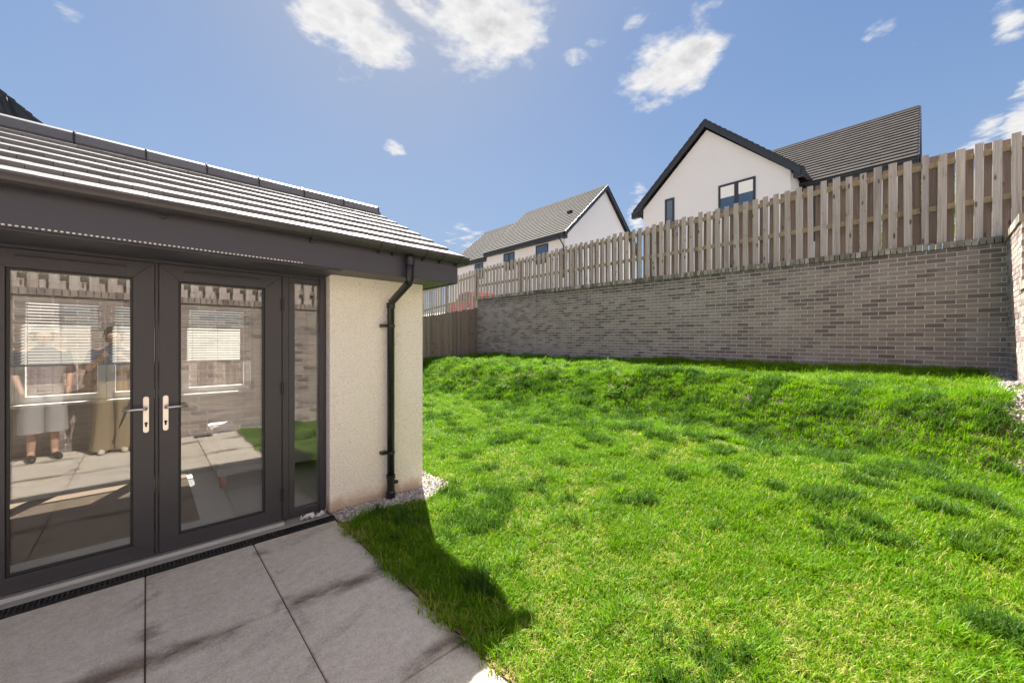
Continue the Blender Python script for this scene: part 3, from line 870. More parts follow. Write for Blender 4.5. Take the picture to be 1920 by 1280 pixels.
cop.build('coping_course', MAT['brick_t'], side, kind='stuff')

# ------------------------------------------------------------------ fences
def board_me(name, w_, t_, mat):
    return MB().box(-t_ / 2, t_ / 2, -w_ / 2, w_ / 2, 0, 1).mesh(name, mat)
bf = [board_me('board', w_, .02, MAT['board']) for w_ in (.096, .100, .103, .093)]
bb = [board_me('board', w_, .02, MAT['board_back']) for w_ in (.096, .100, .094)]
def cop_z(y): return 3.13 + .01487 * (y - YR)
def top_z(y): return 4.63 - .0150 * (y + .9) - (.075 * (y - 12.5) if y > 12.5 else 0)
fence = thing('timber_fence', 'weathered grey board fence standing on top of the long brick wall', 'fence', (XW + .1, YR, 3.1))
FX = XW + .06
y = -2.6; i = 0
while y < 16.6:
    zb = cop_z(y) + .004 if y < YE + .1 else 2.62
    zt = top_z(y) + random.uniform(-.03, .025)
    piece('board', random.choice(bf), fence, (FX, y + random.uniform(-.008, .008), zb), (random.uniform(-.006, .006), 0, random.uniform(-.05, .05)), (1, random.uniform(.88, 1.08), zt - zb))
    yb = y + .095
    zt = top_z(yb) - .03 + random.uniform(-.03, .02)
    piece('board', random.choice(bb), fence, (FX + .07, yb + random.uniform(-.012, .012), zb), (random.uniform(-.01, .01), 0, 0), (1, random.uniform(.93, 1.1), zt - zb))
    y += .19; i += 1
for (fr, nm) in ((.885, 'top'), (.40, 'mid')):
    b = MB()
    seg = [-2.65, 1.2, 5.0, 8.8, YE + .1]
    for a, c in zip(seg[:-1], seg[1:]):
        za, zc_ = cop_z(a) + fr * (top_z(a) - cop_z(a)), cop_z(c) + fr * (top_z(c) - cop_z(c))
        rb = MB().prism([(FX + .0105, a, za - .042), (FX + .0595, a, za - .042), (FX + .0595, a, za + .042), (FX + .0105, a, za + .042)], (0, c - a - .004, zc_ - za))
        rb.build('rail', MAT['rail'], fence)
    rb = MB().prism([(FX + .0105, YE + .1, 2.62 + fr * 1.8 - .04), (FX + .0595, YE + .1, 2.62 + fr * 1.8 - .04), (FX + .0595, YE + .1, 2.62 + fr * 1.8 + .04), (FX + .0105, YE + .1, 2.62 + fr * 1.8 + .04)], (0, 4.5, -.3)).build('rail', MAT['rail'], fence)
for y in (-2.6 + .095 + .19 * 2, -2.6 + .095 + .19 * 14, -2.6 + .095 + .19 * 27, -2.6 + .095 + .19 * 40, -2.6 + .095 + .19 * 53, -2.6 + .095 + .19 * 65, 12.22, 14.4):
    MB().box(FX + .082, FX + .172, y - .045, y + .045, cop_z(y) - .5, top_z(y) - .07).build('post', MAT['board_back'], fence)

low = thing('timber_fence', 'lower brown fence between the white corner and the far end of the brick wall', 'fence', (8.2, YE, .9))
lb_ = [MB().box(-w_ / 2, w_ / 2, -.01, .01, 0, 1).mesh('board', MAT['board_low']) for w_ in (.096, .1, .104)]
def low_top(x): return 2.90 - .19 * (XW - x) if x > 5 else 2.06 - .05 * (5 - x)
x = XW - .06; i = 0
while x > -3.6:
    zb = float(lawn_h(x, YE)) - .04; zt = low_top(x) + random.uniform(-.02, .02)
    off = 0 if i % 2 else .022
    piece('board', random.choice(lb_), low, (x, YE + off + .012, zb), (0, random.uniform(-.006, .006), 0), (1, 1, zt - zb))
    x -= .092; i += 1
for fr in (.15, .5, .85):
    b = MB()
    P = [(x, float(lawn_h(x, YE)) + fr * (low_top(x) - float(lawn_h(x, YE)))) for x in (XW, 8.2, 7.0, 6, 5, 2, -3.7)]
    for (xa, za), (xb, zb2) in zip(P[:-1], P[1:]):
        b.prism([(xa, YE + .0455, za - .04), (xa, YE + .0895, za - .04), (xa, YE + .0895, za + .04), (xa, YE + .0455, za + .04)], (xb - xa, 0, zb2 - za))
    b.build('rail', MAT['rail'], low)
for x in (9.3, 7.1, 4.9, 2.5, .1, -2.3):
    MB().box(x - .045, x + .045, YE + .092, YE + .182, 0, low_top(x) - .1).build('post', MAT['board_back'], low)

third = thing('timber_fence', 'board fence on top of the lower side wall mirrored in the door glass', 'fence', (2, YR - .1, 2.26))
bm3 = [MB().box(-w_ / 2, w_ / 2, -.01, .01, 0, 1).mesh('board', MAT['board']) for w_ in (.097, .1, .103)]
x = 7.9; i = 0
while x > -4.1:
    piece('board', random.choice(bm3), third, (x, YR - .06 if i % 2 else YR - .13, 2.268), (0, random.uniform(-.008, .008), 0), (1, 1, 1.5 + random.uniform(-.02, .02)))
    x -= .095; i += 1
for z in (2.5, 3.1, 3.6):
    MB().box(-4.1, 7.95, YR - .1195, YR - .0705, z - .04, z + .04).build('rail', MAT['rail'], third)
for x in (7.7, 5.5, 3.3, 1.1, -1.1, -3.3):
    MB().box(x - .045, x + .045, YR - .235, YR - .145, 2.0, 3.7).build('post', MAT['board_back'], third)

# ------------------------------------------------------------------ houses
def tile_slope(b, p0, along, n_along, tw, up, n_up, gauge, thick=.06, over=.07, lift=.085):
    along = Vector(along).normalized(); up = Vector(up).normalized()
    nr = along.cross(up).normalized()
    if nr.z < 0: nr = -nr
    for r_ in range(n_up):
        for c in range(n_along):
            sh = tw * .5 if r_ % 2 else 0
            a0 = max(0, c * tw - sh) + .0005; a1 = min(n_along * tw, (c + 1) * tw - sh) - .0005
            o = Vector(p0) + up * (gauge * r_)
            lf, hf_ = nr * (lift + random.uniform(-.001, .001)), nr * .02
            A, B = o + along * a0, o + along * a1
            U = up * (gauge + over)
            b.add([A + lf, B + lf, B + U + hf_, A + U + hf_, A + lf - nr * thick, B + lf - nr * thick, B + U + hf_ - nr * thick, A + U + hf_ - nr * thick],
                  [(0, 1, 2, 3), (4, 7, 6, 5), (0, 4, 5, 1), (3, 2, 6, 7), (0, 3, 7, 4), (1, 5, 6, 2)])
        if r_ % 2:
            o = Vector(p0) + up * (gauge * r_); a0 = n_along * tw - tw * .5; 
            A, B = o + along * a0, o + along * (n_along * tw)
            lf, hf_ = nr * lift, nr * .02; U = up * (gauge + over)
            b.add([A + lf, B + lf, B + U + hf_, A + U + hf_, A + lf - nr * thick, B + lf - nr * thick, B + U + hf_ - nr * thick, A + U + hf_ - nr * thick],
                  [(0, 1, 2, 3), (4, 7, 6, 5), (0, 4, 5, 1), (3, 2, 6, 7), (0, 3, 7, 4), (1, 5, 6, 2)])
def gable_roof(parent, axis, a0, a1, c0, cr, c1, ze, zr, gauge=.345, tw=.33):
    """ridge along axis ('X' or 'Y') from a0 to a1; eaves at cross coordinates c0 and c1, ridge at cr"""
    P = (lambda a, c, z: (a, c, z)) if axis == 'X' else (lambda a, c, z: (c, a, z))
    deck = MB().prism([P(a0, c0, ze), P(a0, cr, zr), P(a0, c1, ze), P(a0, c1, ze - .05), P(a0, cr, zr - .06), P(a0, c0, ze - .05)], Vector(P(a1 - a0, 0, 0)))
    rf = deck.build('roof', MAT['tile_edge'], parent)
    b = MB()
    L = a1 - a0
    for c in (c0, c1):
        up = Vector(P(0, cr - c, zr - ze))
        nu = max(1, round(up.length / gauge)); g = up.length / nu
        na = round(L / tw)
        tile_slope(b, P(a0, c, ze), P(1, 0, 0), na, L / na, up, nu, g)
    b.build('tile_course', MAT['tile_t'], rf, kind='stuff')
    x = a0
    rb = MB()
    while x < a1 - .05:
        e = min(x + .44, a1)
        rb.prism([P(x, cr - .14, zr - .04), P(x, cr - .07, zr + .07), P(x, cr + .07, zr + .07), P(x, cr + .14, zr - .04)], Vector(P(e - x, 0, 0))); x += .45
    rb.build('ridge_course', MAT['tile_t'], rf, kind='stuff')
    return rf
def barge(parent, axis, a, sgn, c0, cr, c1, ze, zr, hgt=.30, t=.04):
    P = (lambda a, c, z: (a, c, z)) if axis == 'X' else (lambda a, c, z: (c, a, z))
    for c in (c0, c1):
        b = MB().prism([P(a, c, ze + .0), P(a, cr, zr + .01), P(a, cr, zr - hgt), P(a, c, ze - hgt)], Vector(P(sgn * t, 0, 0)))
        b.build('bargeboard', MAT['dark_trim'], parent)
    # stepped verge of the tile ends
    b = MB()
    for c in (c0, c1):
        k = 15
        for i in range(k):
            f0, f1 = i / k, (i + 1) / k
            b.prism([P(a, c + (cr - c) * f0, ze + (zr - ze) * f0 + .085), P(a, c + (cr - c) * f1, ze + (zr - ze) * f1 + .05), P(a, c + (cr - c) * f1, ze + (zr - ze) * f1), P(a, c + (cr - c) * f0, ze + (zr - ze) * f0)], Vector(P(sgn * (t + .03), 0, 0)))
    b.build('verge_cap', MAT['dark_trim'], parent, kind='stuff')
def far_window(parent, face, a0, a1, z0, z1, lights, blind=0.0):
    """face ('X', x) looks towards -X, ('Y', y) towards -Y; sits in a recess of dark frame"""
    ax, f = face
    def bx(b, a, c, d0, d1, za, zb):
        return b.box(f + d0, f + d1, a, c, za, zb) if ax == 'X' else b.box(a, c, f + d0, f + d1, za, zb)
    b = MB(); t = .11
    bx(b, a0, a0 + t, -.02, .06, z0, z1); bx(b, a1 - t, a1, -.02, .06, z0, z1); bx(b, a0 + t, a1 - t, -.02, .06, z1 - t, z1); bx(b, a0 + t, a1 - t, -.02, .06, z0, z0 + t)
    for i in range(1, lights):
        m = a0 + (a1 - a0) * i / lights
        bx(b, m - .10, m + .10, -.018, .06, z0 + t, z1 - t)
    wd = b.build('window', MAT['dark_trim'], parent)
    for i in range(lights):
        p0 = a0 + t + .0 if i == 0 else a0 + (a1 - a0) * i / lights + .10
        p1 = a1 - t if i == lights - 1 else a0 + (a1 - a0) * (i + 1) / lights - .10
        if blind:
            zb = z1 - t - (z1 - z0) * blind
            bx(MB(), p0, p1, -.010, .03, zb, z1 - t).build('blind_panel', MAT['white'], wd)
            bx(MB(), p0, p1, -.006, .03, z0 + t, zb).build('pane', MAT['far_glass'], wd)
        else:
            bx(MB(), p0, p1, -.006, .03, z0 + t, z1 - t).build('pane', MAT['far_glass'], wd)
    return wd
def eaves(parent, axis, a0, a1, c, z, sgn):
    """fascia and gutter along a wall head; sgn is the outward direction across the axis"""
    P = (lambda a, c: (a, c)) if axis == 'X' else (lambda a, c: (c, a))
    def bx(c0, c1, z0, z1, nm):
        (x0, y0), (x1, y1) = P(a0, min(c0, c1)), P(a1, max(c0, c1))
        return MB().box(min(x0, x1), max(x0, x1), min(y0, y1), max(y0, y1), z0, z1).build(nm, MAT['dark_trim'], parent)
    bx(c, c + sgn * .03, z - .28, z - .01, 'fascia')
    bx(c + sgn * .032, c + sgn * .14, z - .10, z - .005, 'gutter')
    bx(c - sgn * .3, c - sgn * .002, z - .285, z - .265, 'soffit')

# house behind the right of the fence: gable wing towards us, main range with its roof slope behind
hr = thing('white_house', 'white rendered house whose gable wall with two windows faces the garden', 'house', (25, 6, 4.4))
b = MB().prism([(22, 4.45, 4.2), (22, 11.85, 4.2), (22, 11.85, 9.62), (22, 8.2, 13.0), (22, 4.45, 9.62)], (3.0, 0, 0)).box(24.2, 32.4, .75, 11.5, 4.2, 9.2)
b.prism([(24.25, .75, 9.2), (28.3, .75, 12.9), (32.35, .75, 9.2)], (0, .2, 0))
b.build('wall', MAT['render'], hr)
gable_roof(hr, 'X', 21.75, 27.9, 12.38, 8.2, 4.02, 9.55, 13.42)
barge(hr, 'X', 21.75, -1, 12.38, 8.2, 4.02, 9.55, 13.42, .34)
for c, s in ((12.1, 1), (4.3, -1)):
    MB().box(21.76, 22.0, min(c, c + s * .28) - (.14 if s < 0 else 0), max(c, c + s * .28) + (.14 if s > 0 else 0), 9.18, 9.56).build('eaves_box', MAT['dark_trim'], hr)
    MB().box(21.72, 23.4, c + s * .29 - .06, c + s * .29 + .06, 9.43, 9.54).build('gutter', MAT['dark_trim'], hr)
gable_roof(hr, 'Y', .36, 12.0, 23.75, 28.3, 32.85, 9.40, 13.38)
barge(hr, 'Y', .36, -1, 23.75, 28.3, 32.85, 9.40, 13.38, .3)
eaves(hr, 'Y', .38, 4.2, 23.80, 9.38, -1)
MB().box(23.69, 23.77, 3.75, 3.9, 6.5, 9.1).build('downpipe', MAT['dark_trim'], hr)
far_window(hr, ('X', 21.985), 5.88, 7.60, 8.1, 9.80, 2, .34)
far_window(hr, ('X', 21.985), 9.95, 10.50, 8.1, 9.86, 1)

hl = thing('white_house', 'white house with brown tiled roof and plain gable end behind the middle of the fence', 'house', (27.5, 22.5, 4.4))
b = MB().box(23.0, 33.4, 18.75, 28.0, 4.2, 9.75)
b.prism([(23.0, 18.75, 9.75), (28.2, 18.75, 14.55), (33.4, 18.75, 9.75)], (0, .25, 0))
b.build('wall', MAT['render'], hl)
rfl = gable_roof(hl, 'Y', 18.45, 28.05, 22.6, 28.2, 33.8, 9.78, 14.75)
barge(hl, 'Y', 18.45, -1, 22.6, 28.2, 33.8, 9.78, 14.75, .32)
eaves(hl, 'Y', 18.5, 28.0, 22.64, 9.76, -1)
MB().box(22.45, 23.0, 18.5, 18.8, 9.42, 9.78).build('eaves_box', MAT['dark_trim'], hl)
MB().tube([(22.55, 18.95, 9.7), (22.55, 18.95, 9.45), (22.93, 18.85, 8.95), (22.93, 18.85, 6.5)], .045, 8).build('downpipe', MAT['dark_trim'], hl)
far_window(hl, ('X', 22.985), 20.42, 21.75, 7.9, 9.42, 1)
far_window(hl, ('X', 22.985), 24.25, 25.65, 7.9, 9.42, 2)
up = Vector((5.6, 0, 4.97)).normalized(); pv = Vector((22.6, 20.1, 9.78)) + up * 3.6
MB().box(pv.x - .12, pv.x + .12, pv.y - .2, pv.y + .2, pv.z - .05, pv.z + .22).build('roof_vent', MAT['black'], rfl)
hl2 = thing('white_house', 'farther and lower white house adjoining the brown roofed one on its left', 'house', (27.5, 31.5, 4.4))
b = MB().box(23.3, 33.0, 28.3, 34.3, 4.0, 9.5)
b.prism([(23.3, 34.05, 9.5), (28.2, 34.05, 13.8), (33.0, 34.05, 9.5)], (0, .25, 0))
b.build('wall', MAT['render'], hl2)
rf2 = gable_roof(hl2, 'Y', 28.1, 34.6, 22.95, 28.2, 33.5, 9.55, 14.1)
eaves(hl2, 'Y', 28.1, 34.6, 22.99, 9.53, -1)
barge(hl2, 'Y', 34.6, 1, 22.95, 28.2, 33.5, 9.55, 14.1, .3)
far_window(hl2, ('X', 23.285), 28.9, 30.2, 7.7, 9.2, 2)
pv = Vector((22.95, 33.2, 9.55)) + Vector((5.25, 0, 4.55)).normalized() * 1.2
MB().box(pv.x - .12, pv.x + .12, pv.y - .2, pv.y + .2, pv.z - .05, pv.z + .2).build('roof_vent', MAT['black'], rf2)

# the dark roof corner above the ridge at the far left
hn = thing('neighbouring_house', 'house with a dark roof edge just showing above the tiled ridge at far left', 'house', (-6, 18, 0))
b = MB().box(-10, -2.35, 15.3, 22, -.1, 6.5).prism([(-10, 15.3, 6.5), (-6.2, 15.3, 9.8), (-2.35, 15.3, 6.5)], (0, .25, 0))
b.build('wall', MAT['render'], hn)
gable_roof(hn, 'Y', 15.0, 22.2, -10.1, -5.7, -1.58, 6.62, 10.2)
barge(hn, 'Y', 15.0, -1, -10.1, -5.7, -1.58, 6.62, 10.2, .55)
eaves(hn, 'Y', 15.0, 22, -1.63, 6.62, 1)
MB().tube([(-2.45, 14.9, 7.3), (-2.35, 14.85, 6.95), (-2.2, 14.85, 6.75), (-2.1, 14.85, 6.5)], .06, 8).build('downpipe', MAT['black'], hn)

# ------------------------------------------------------------------ red car behind the fence
car = thing('parked_car', 'red parked car half hidden behind the slatted fence at the far corner', 'car', (14.2, 18.6, 3.0))
gz = float(up_h(np.array(14.2), np.array(18.6)))
CM = Matrix.Translation((14.2, 18.6, gz)) @ Matrix.Rotation(R(78), 4, 'Z')
def carp(poly, w_, nm, mat, par, z=0):
    b = MB()
    P = [CM @ Vector((x, -w_ / 2, z_)) for x, z_ in poly]
    b.prism(P, CM.to_3x3() @ Vector((0, w_, 0)))
    return b.build(nm, mat, par, bev=.05 if mat is MAT['red_paint'] else 0)
body = carp([(-2.1, .35), (-2.12, .8), (-1.95, .98), (-1.2, 1.0), (1.0, .98), (1.9, .85), (2.1, .65), (2.1, .35)], 1.75, 'body', MAT['red_paint'], car)
cab = carp([(-1.85, 1.001), (-1.35, 1.42), (-.9, 1.5), (.2, 1.48), (1.0, 1.001)], 1.5, 'cabin', MAT['red_paint'], car)
carp([(-1.3, 1.06), (-1.15, 1.36), (-.35, 1.40), (-.35, 1.06)], 1.54, 'side_window', MAT['far_glass'], car)
carp([(-.25, 1.06), (-.25, 1.40), (.2, 1.38), (.65, 1.06)], 1.54, 'side_window', MAT['far_glass'], car)
for (x, s) in ((-1.3, 1), (1.3, 1), (-1.3, -1), (1.3, -1)):
    c = CM @ Vector((x, s * .78, .32))
    d = (CM.to_3x3() @ Vector((0, 1, 0)))
    wl = MB().tube([c - d * .1, c + d * .1], .32, 20).build('wheel', MAT['rubber'], car)
    MB().tube([c - d * .105, c + d * .105], .2, 16).build('rim', MAT['alu'], wl)
for s in (-.6, .6):
    c = CM @ Vector((2.06, s, .68))
    MB().lathe([(.03, -.08), (.11, -.04), (.11, .03), (.06, .06)], c, 12).build('headlight', MAT['white'], car)

# ------------------------------------------------------------------ shrubs behind the fence, weeds on the bank
def leaf_cloud(n_, fpos, size, flat=.5):
    b = MB()
    for _ in range(n_):
        c = Vector(fpos())
        d = Vector((random.gauss(0, 1), random.gauss(0, 1), random.gauss(0, flat))).normalized()
        s_ = d.cross(Vector((random.gauss(0, 1), random.gauss(0, 1), random.gauss(0, 1)))).normalized()
        L = size * random.uniform(.6, 1.3)
        b.add([c, c + d * L * .5 + s_ * L * .28, c + d * L, c + d * L * .5 - s_ * L * .28], [(0, 1, 2), (0, 2, 3)])
    return b
for (x, y, rr, hh, lb) in ((10.6, -.35, .7, 1.45, 'bright yellow green shrub glimpsed through the fence near its right end'),
                           (10.8, .75, .55, 1.05, 'smaller green shrub glimpsed through the fence left of the tall shrub')):
    z0 = float(up_h(np.array(x), np.array(y)))
    sh = thing('leafy_shrub', lb, 'shrub', (x, y, z0))
    stm = MB()
    tips = []
    for k in range(9):
        a = random.uniform(0, 6.28); tp = Vector((x + math.cos(a) * rr * random.uniform(.3, .9), y + math.sin(a) * rr * random.uniform(.3, .9), z0 + hh * random.uniform(.6, 1)))
        stm.tube([(x, y, z0 - .05), (x + (tp.x - x) * .4, y + (tp.y - y) * .4, z0 + hh * .4), tp], [.018, .012, .005], 6); tips.append(tp)
    stm.build('stem', MAT['bark'], sh)
    def fp():
        tp = random.choice(tips); f = random.uniform(.35, 1.05); base = Vector((x, y, z0))
        p = base.lerp(tp, f); return (p.x + random.gauss(0, .13), p.y + random.gauss(0, .13), p.z + random.gauss(0, .1))
    leaf_cloud(1500, fp, .07).build('foliage', MAT['leaf'], sh, kind='stuff')

wl = [(7.05, 6.3, .26, 'tallest leafy weed, standing up from the crest of the bank'), (6.2, 3.9, .14, 'low leafy weed on the bank face nearest the patio side of the middle'),
      (5.6, 6.3, .12, 'low spreading weed at the bank foot below the tallest weed'), (6.6, 8.6, .15, 'scruffy weed on the bank face closest to the lower brown fence')]
for (x, y, hh, lb) in wl:
    z0 = float(lawn_h(x, y))
    wd = thing('weed', lb, 'plant', (x, y, z0))
    b = MB(); tips = []
    for k in range(7):
        a = random.uniform(0, 6.28); q = random.uniform(.03, .2)
        tp = Vector((x + math.cos(a) * q, y + math.sin(a) * q, z0 + hh * random.uniform(.5, 1.2)))
        b.tube([(x, y, z0 - .02), tp], [.006, .003], 5); tips.append(tp)
    b.build('stem', MAT['weed'], wd)
    def fw():
        tp = random.choice(tips); p = Vector((x, y, z0)).lerp(tp, random.uniform(.25, 1.0)); return (p.x + random.gauss(0, .03), p.y + random.gauss(0, .03), p.z + random.gauss(0, .02))
    leaf_cloud(90, fw, .075, .25).build('leaf_cluster', MAT['weed'], wd, kind='stuff')

# ------------------------------------------------------------------ gravel
def stones(name, n_, fpos, sz):
    ico = bmesh.new(); bmesh.ops.create_icosphere(ico, subdivisions=1, radius=1)
    iv = np.array([v.co[:] for v in ico.verts]); fi = [[v.index for v in f.verts] for f in ico.faces]; ico.free()
    V = []; F = []; T = []
    for k in range(n_):
        p = fpos()
        s_ = sz * random.uniform(.5, 1.25)
        M = np.array(Euler((random.uniform(0, 6), random.uniform(0, 6), random.uniform(0, 6))).to_matrix())
        v = (iv * rng.uniform(.8, 1.15, (len(iv), 1)) * np.array([1, random.uniform(.6, .9), random.uniform(.4, .65)]) * s_) @ M.T + np.array(p)
        b0 = len(V); V += v.tolist(); F += [[i + b0 for i in f] for f in fi]; T += [random.random()] * len(fi)
    me = bpy.data.meshes.new(name); me.from_pydata(V, [], F)
    me.attributes.new('tint', 'FLOAT', 'FACE').data.foreach_set('value', T)
    me.materials.append(MAT['stone'])
    o = bpy.data.objects.new(name, me); COL.objects.link(o); WM[o.name] = Matrix(); o['kind'] = 'stuff'
    return o
def in_gravel(x, y):
    e = .03 * math.sin(x * 9) + .02 * math.sin(y * 13)
    if 1.2 < x < 2.09 and 3.36 - (x - 1.2) * .01 + e < y < 3.62: return True
    if 2.04 < x < 2.31 + e and 3.36 + e < y < 6.9: return True
    if x >= 1.2 and YR < y < YR + .22 + e: return True
    return False
def gp():
    while True:
        u = random.random()
        if u < .30: p = (random.uniform(1.2, 2.1), random.uniform(3.3, 3.6))
        elif u < .50: p = (random.uniform(2.05, 2.36), random.uniform(3.32, 4.6))
        elif u < .58: p = (random.uniform(2.1, 2.36), random.uniform(4.6, 6.8))
        else: p = (random.uniform(1.3, 9.35), random.uniform(YR, YR + .25))
        if in_gravel(*p) and not (p[0] < 2.08 and p[1] > 3.6):
            return (p[0], p[1], float(lawn_h(*p)) + random.uniform(-.008, .012))
stones('gravel', 6800, gp, .0165)

# ------------------------------------------------------------------ grass: tufts instanced on scattered points
tuft_col = bpy.data.collections.new('tuft_sources')         # never linked to the scene
def tuft(name, n_, rad, lmin, lmax, lean, tone_f, width=.0028, curl=1.0):
    V = []; F = []; T = []; A = []
    for k in range(n_):
        a = random.uniform(0, 6.283); r0 = rad * math.sqrt(random.random())
        bx_, by_ = r0 * math.cos(a), r0 * math.sin(a)
        L = random.uniform(lmin, lmax)
        az = random.uniform(0, 6.283); le = abs(random.gauss(lean, .3))
        wd = width * random.uniform(.7, 1.3)
        px_, py_ = -math.sin(az) * wd, math.cos(az) * wd
        b0 = len(V); x = bx_; y = by_; z = -.008
        tn = min(1, max(0, tone_f()))
        S_ = 3
        for s_ in range(S_ + 1):
            f = s_ / S_
            ww = 1 - f ** 1.6
            if s_ < S_:
                V += [(x - px_ * ww, y - py_ * ww, z), (x + px_ * ww, y + py_ * ww, z)]; A += [f, f]; T += [tn, tn]
            else:
                V.append((x, y, z)); A.append(f); T.append(tn)
            th = min(1.5, le * (.35 + curl * f * 1.1))
            x += math.cos(az) * math.sin(th) * L / S_; y += math.sin(az) * math.sin(th) * L / S_; z += math.cos(th) * L / S_
        F += [(b0, b0 + 1, b0 + 3, b0 + 2), (b0 + 2, b0 + 3, b0 + 5, b0 + 4), (b0 + 4, b0 + 5, b0 + 6)]
    me = bpy.data.meshes.new(name); me.from_pydata(V, [], F)
    me.attributes.new('tone', 'FLOAT', 'POINT').data.foreach_set('value', T)
    me.attributes.new('along', 'FLOAT', 'POINT').data.foreach_set('value', A)
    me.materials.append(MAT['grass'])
    o = bpy.data.objects.new(name, me); tuft_col.objects.link(o)
tuft('grass_tuft_a', 34, .055, .030, .065, .75, lambda: random.gauss(.62, .16))
tuft('grass_tuft_b', 34, .055, .035, .075, .95, lambda: random.gauss(.66, .16))
tuft('grass_tuft_c', 30, .055, .040, .085, 1.1, lambda: random.gauss(.55, .2), .003)
tuft('grass_tuft_d', 34, .060, .030, .060, .85, lambda: random.gauss(.78, .14))
tuft('grass_tuft_e', 36, .050, .055, .105, .9, lambda: random.gauss(.55, .16), .0027)     # long
tuft('grass_tuft_f', 36, .055, .060, .125, 1.1, lambda: random.gauss(.60, .2), .0028)     # long, lodged
tuft('grass_tuft_g', 40, .045, .050, .105, .7, lambda: random.gauss(.06, .08), .0029)       # dark clump
tuft('grass_tuft_h', 26, .055, .030, .070, 1.1, lambda: random.choice([.97, 1, .9, .8]), .0026)  # straw
def vnoise(x, y, sc, seed):
    r = np.random.default_rng(seed); G = r.random((64, 64))
    u, v = (np.asarray(x) * sc) % 63, (np.asarray(y) * sc) % 63
    i, j = u.astype(int), v.astype(int); fu, fv = u - i, v - j
    fu = fu * fu * (3 - 2 * fu); fv = fv * fv * (3 - 2 * fv)
    return G[i, j] * (1 - fu) * (1 - fv) + G[i + 1, j] * fu * (1 - fv) + G[i, j + 1] * (1 - fu) * fv + G[i + 1, j + 1] * fu * fv
PTS = []
def scatter(x0, x1, y0, y1, cell, test):
    X, Y = np.meshgrid(np.arange(x0, x1, cell), np.arange(y0, y1, cell))
    X = X.ravel() + rng.uniform(0, cell, X.size); Y = Y.ravel() + rng.uniform(0, cell, Y.size)
    k = test(X, Y); return X[k], Y[k]
def dist(X, Y): return np.hypot(X, Y)
allX, allY, allS = [], [], []
for d0, d1, cell, sc in ((0, 3.2, .036, .95), (3.2, 5.5, .044, 1.0), (5.5, 8.5, .058, 1.15), (8.5, 16, .08, 1.35)):
    X, Y = scatter(1.13, XW - .02, YR + .12, YE - .02, cell, lambda X, Y: (dist(X, Y) >= d0) & (dist(X, Y) < d1))
    allX.append(X); allY.append(Y); allS.append(np.full(X.size, sc))
X = np.concatenate(allX); Y = np.concatenate(allY); SC = np.concatenate(allS)
edge = 1.176 + .05 * (vnoise(X, Y, 6, 3) - .5) + .02 * (vnoise(X, Y, 17, 4) - .5)
keep = X > edge
keep &= ~((X < 2.33) & (Y > 3.37))
gr = np.array([in_gravel(a, c) for a, c in zip(X, Y)])
keep &= ~gr | (rng.random(X.size) < .04)
soil = vnoise(X, Y, 1.7, 11) * .6 + vnoise(X, Y, 5.3, 12) * .4                       # bare earth on the bank face
for (ex, ey, ea, eb) in ((6.3, 5.35, .09, .14),):
    keep &= ~(np.hypot((X - ex) / ea, (Y - ey) / eb) < 1 + .8 * (vnoise(X, Y, 8, 40) - .5)) | (rng.random(X.size) < .22)
keep &= ~((soil > .86) & (X > 5.0) & (X < 7.2))
thin = vnoise(X, Y, 1.3, 31) * .5 + vnoise(X, Y, 4.1, 32) * .5
keep &= ~((thin > .70) & (rng.random(X.size) < .35) & (X < 5.0) & (X > 1.5))
X, Y, SC = X[keep], Y[keep], SC[keep]
nP = X.size
a1 = vnoise(X, Y, 1.9, 21) * .5 + vnoise(X, Y, 5.1, 22) * .5
a2 = vnoise(X, Y, 2.3, 23) * .5 + vnoise(X, Y, 6.5, 24) * .5
thin = thin[keep]
idx = rng.integers(0, 4, nP)
u = rng.random(nP)
longm = (a1 > .62) & (u < .75)
bank = (X > 4.9 + .4 * np.sin(Y)) & (X < 7.4)
longm |= bank & (u < .62)
longm |= (X > 7.4) & (u < .25)
longm |= (X < 1.42) & (Y < 3.4) & (u < .3)
idx[longm] = 4 + (rng.random(longm.sum()) < .55)
dark = (a2 > .76) & (rng.random(nP) < .5)
dark |= bank & (vnoise(X, Y, 4.2, 25) > .62) & (rng.random(nP) < .85)
for _ in range(330):                                            # small tussocks, each ragged
    tx, ty, tr = rng.uniform(1.4, 7.5), rng.uniform(-.5, 11.5), rng.uniform(.03, .11)
    el = rng.uniform(.6, 1.7)
    q_ = np.hypot((X - tx) * el, (Y - ty) / el) / tr
    dark |= (q_ < 1.6) & (rng.random(nP) < np.clip(1.25 - q_ * .75, 0, .9))
idx[dark] = 6
straw = (thin > .60) & (rng.random(nP) < .42) & ~bank
straw |= (X < 1.32) & (rng.random(nP) < .35)
straw |= (np.hypot((X - 2.55) / .6, (Y - .2) / .35) < 1) & (rng.random(nP) < .45)
straw |= (rng.random(nP) < .02)
idx[straw] = 7
me = bpy.data.meshes.new('grass')
me.from_pydata(np.stack([X, Y, lawn_h(X, Y)], -1).tolist(), [], [])
at = me.attributes.new('pick', 'INT', 'POINT'); at.data.foreach_set('value', idx.astype(np.int32))
at = me.attributes.new('size', 'FLOAT', 'POINT'); at.data.foreach_set('value', (SC * rng.uniform(.75, 1.2, nP) * np.where(idx == 6, 1.22, 1.0)).astype(np.float32))
rot = np.stack([rng.normal(0, .12, nP), rng.normal(0, .12, nP), rng.uniform(0, 6.283, nP)], -1).astype(np.float32)
at = me.attributes.new('turn', 'FLOAT_VECTOR', 'POINT'); at.data.foreach_set('vector', rot.ravel())
grass = bpy.data.objects.new('grass', me); COL.objects.link(grass); grass['kind'] = 'stuff'
ng = bpy.data.node_groups.new('grass_scatter', 'GeometryNodeTree')
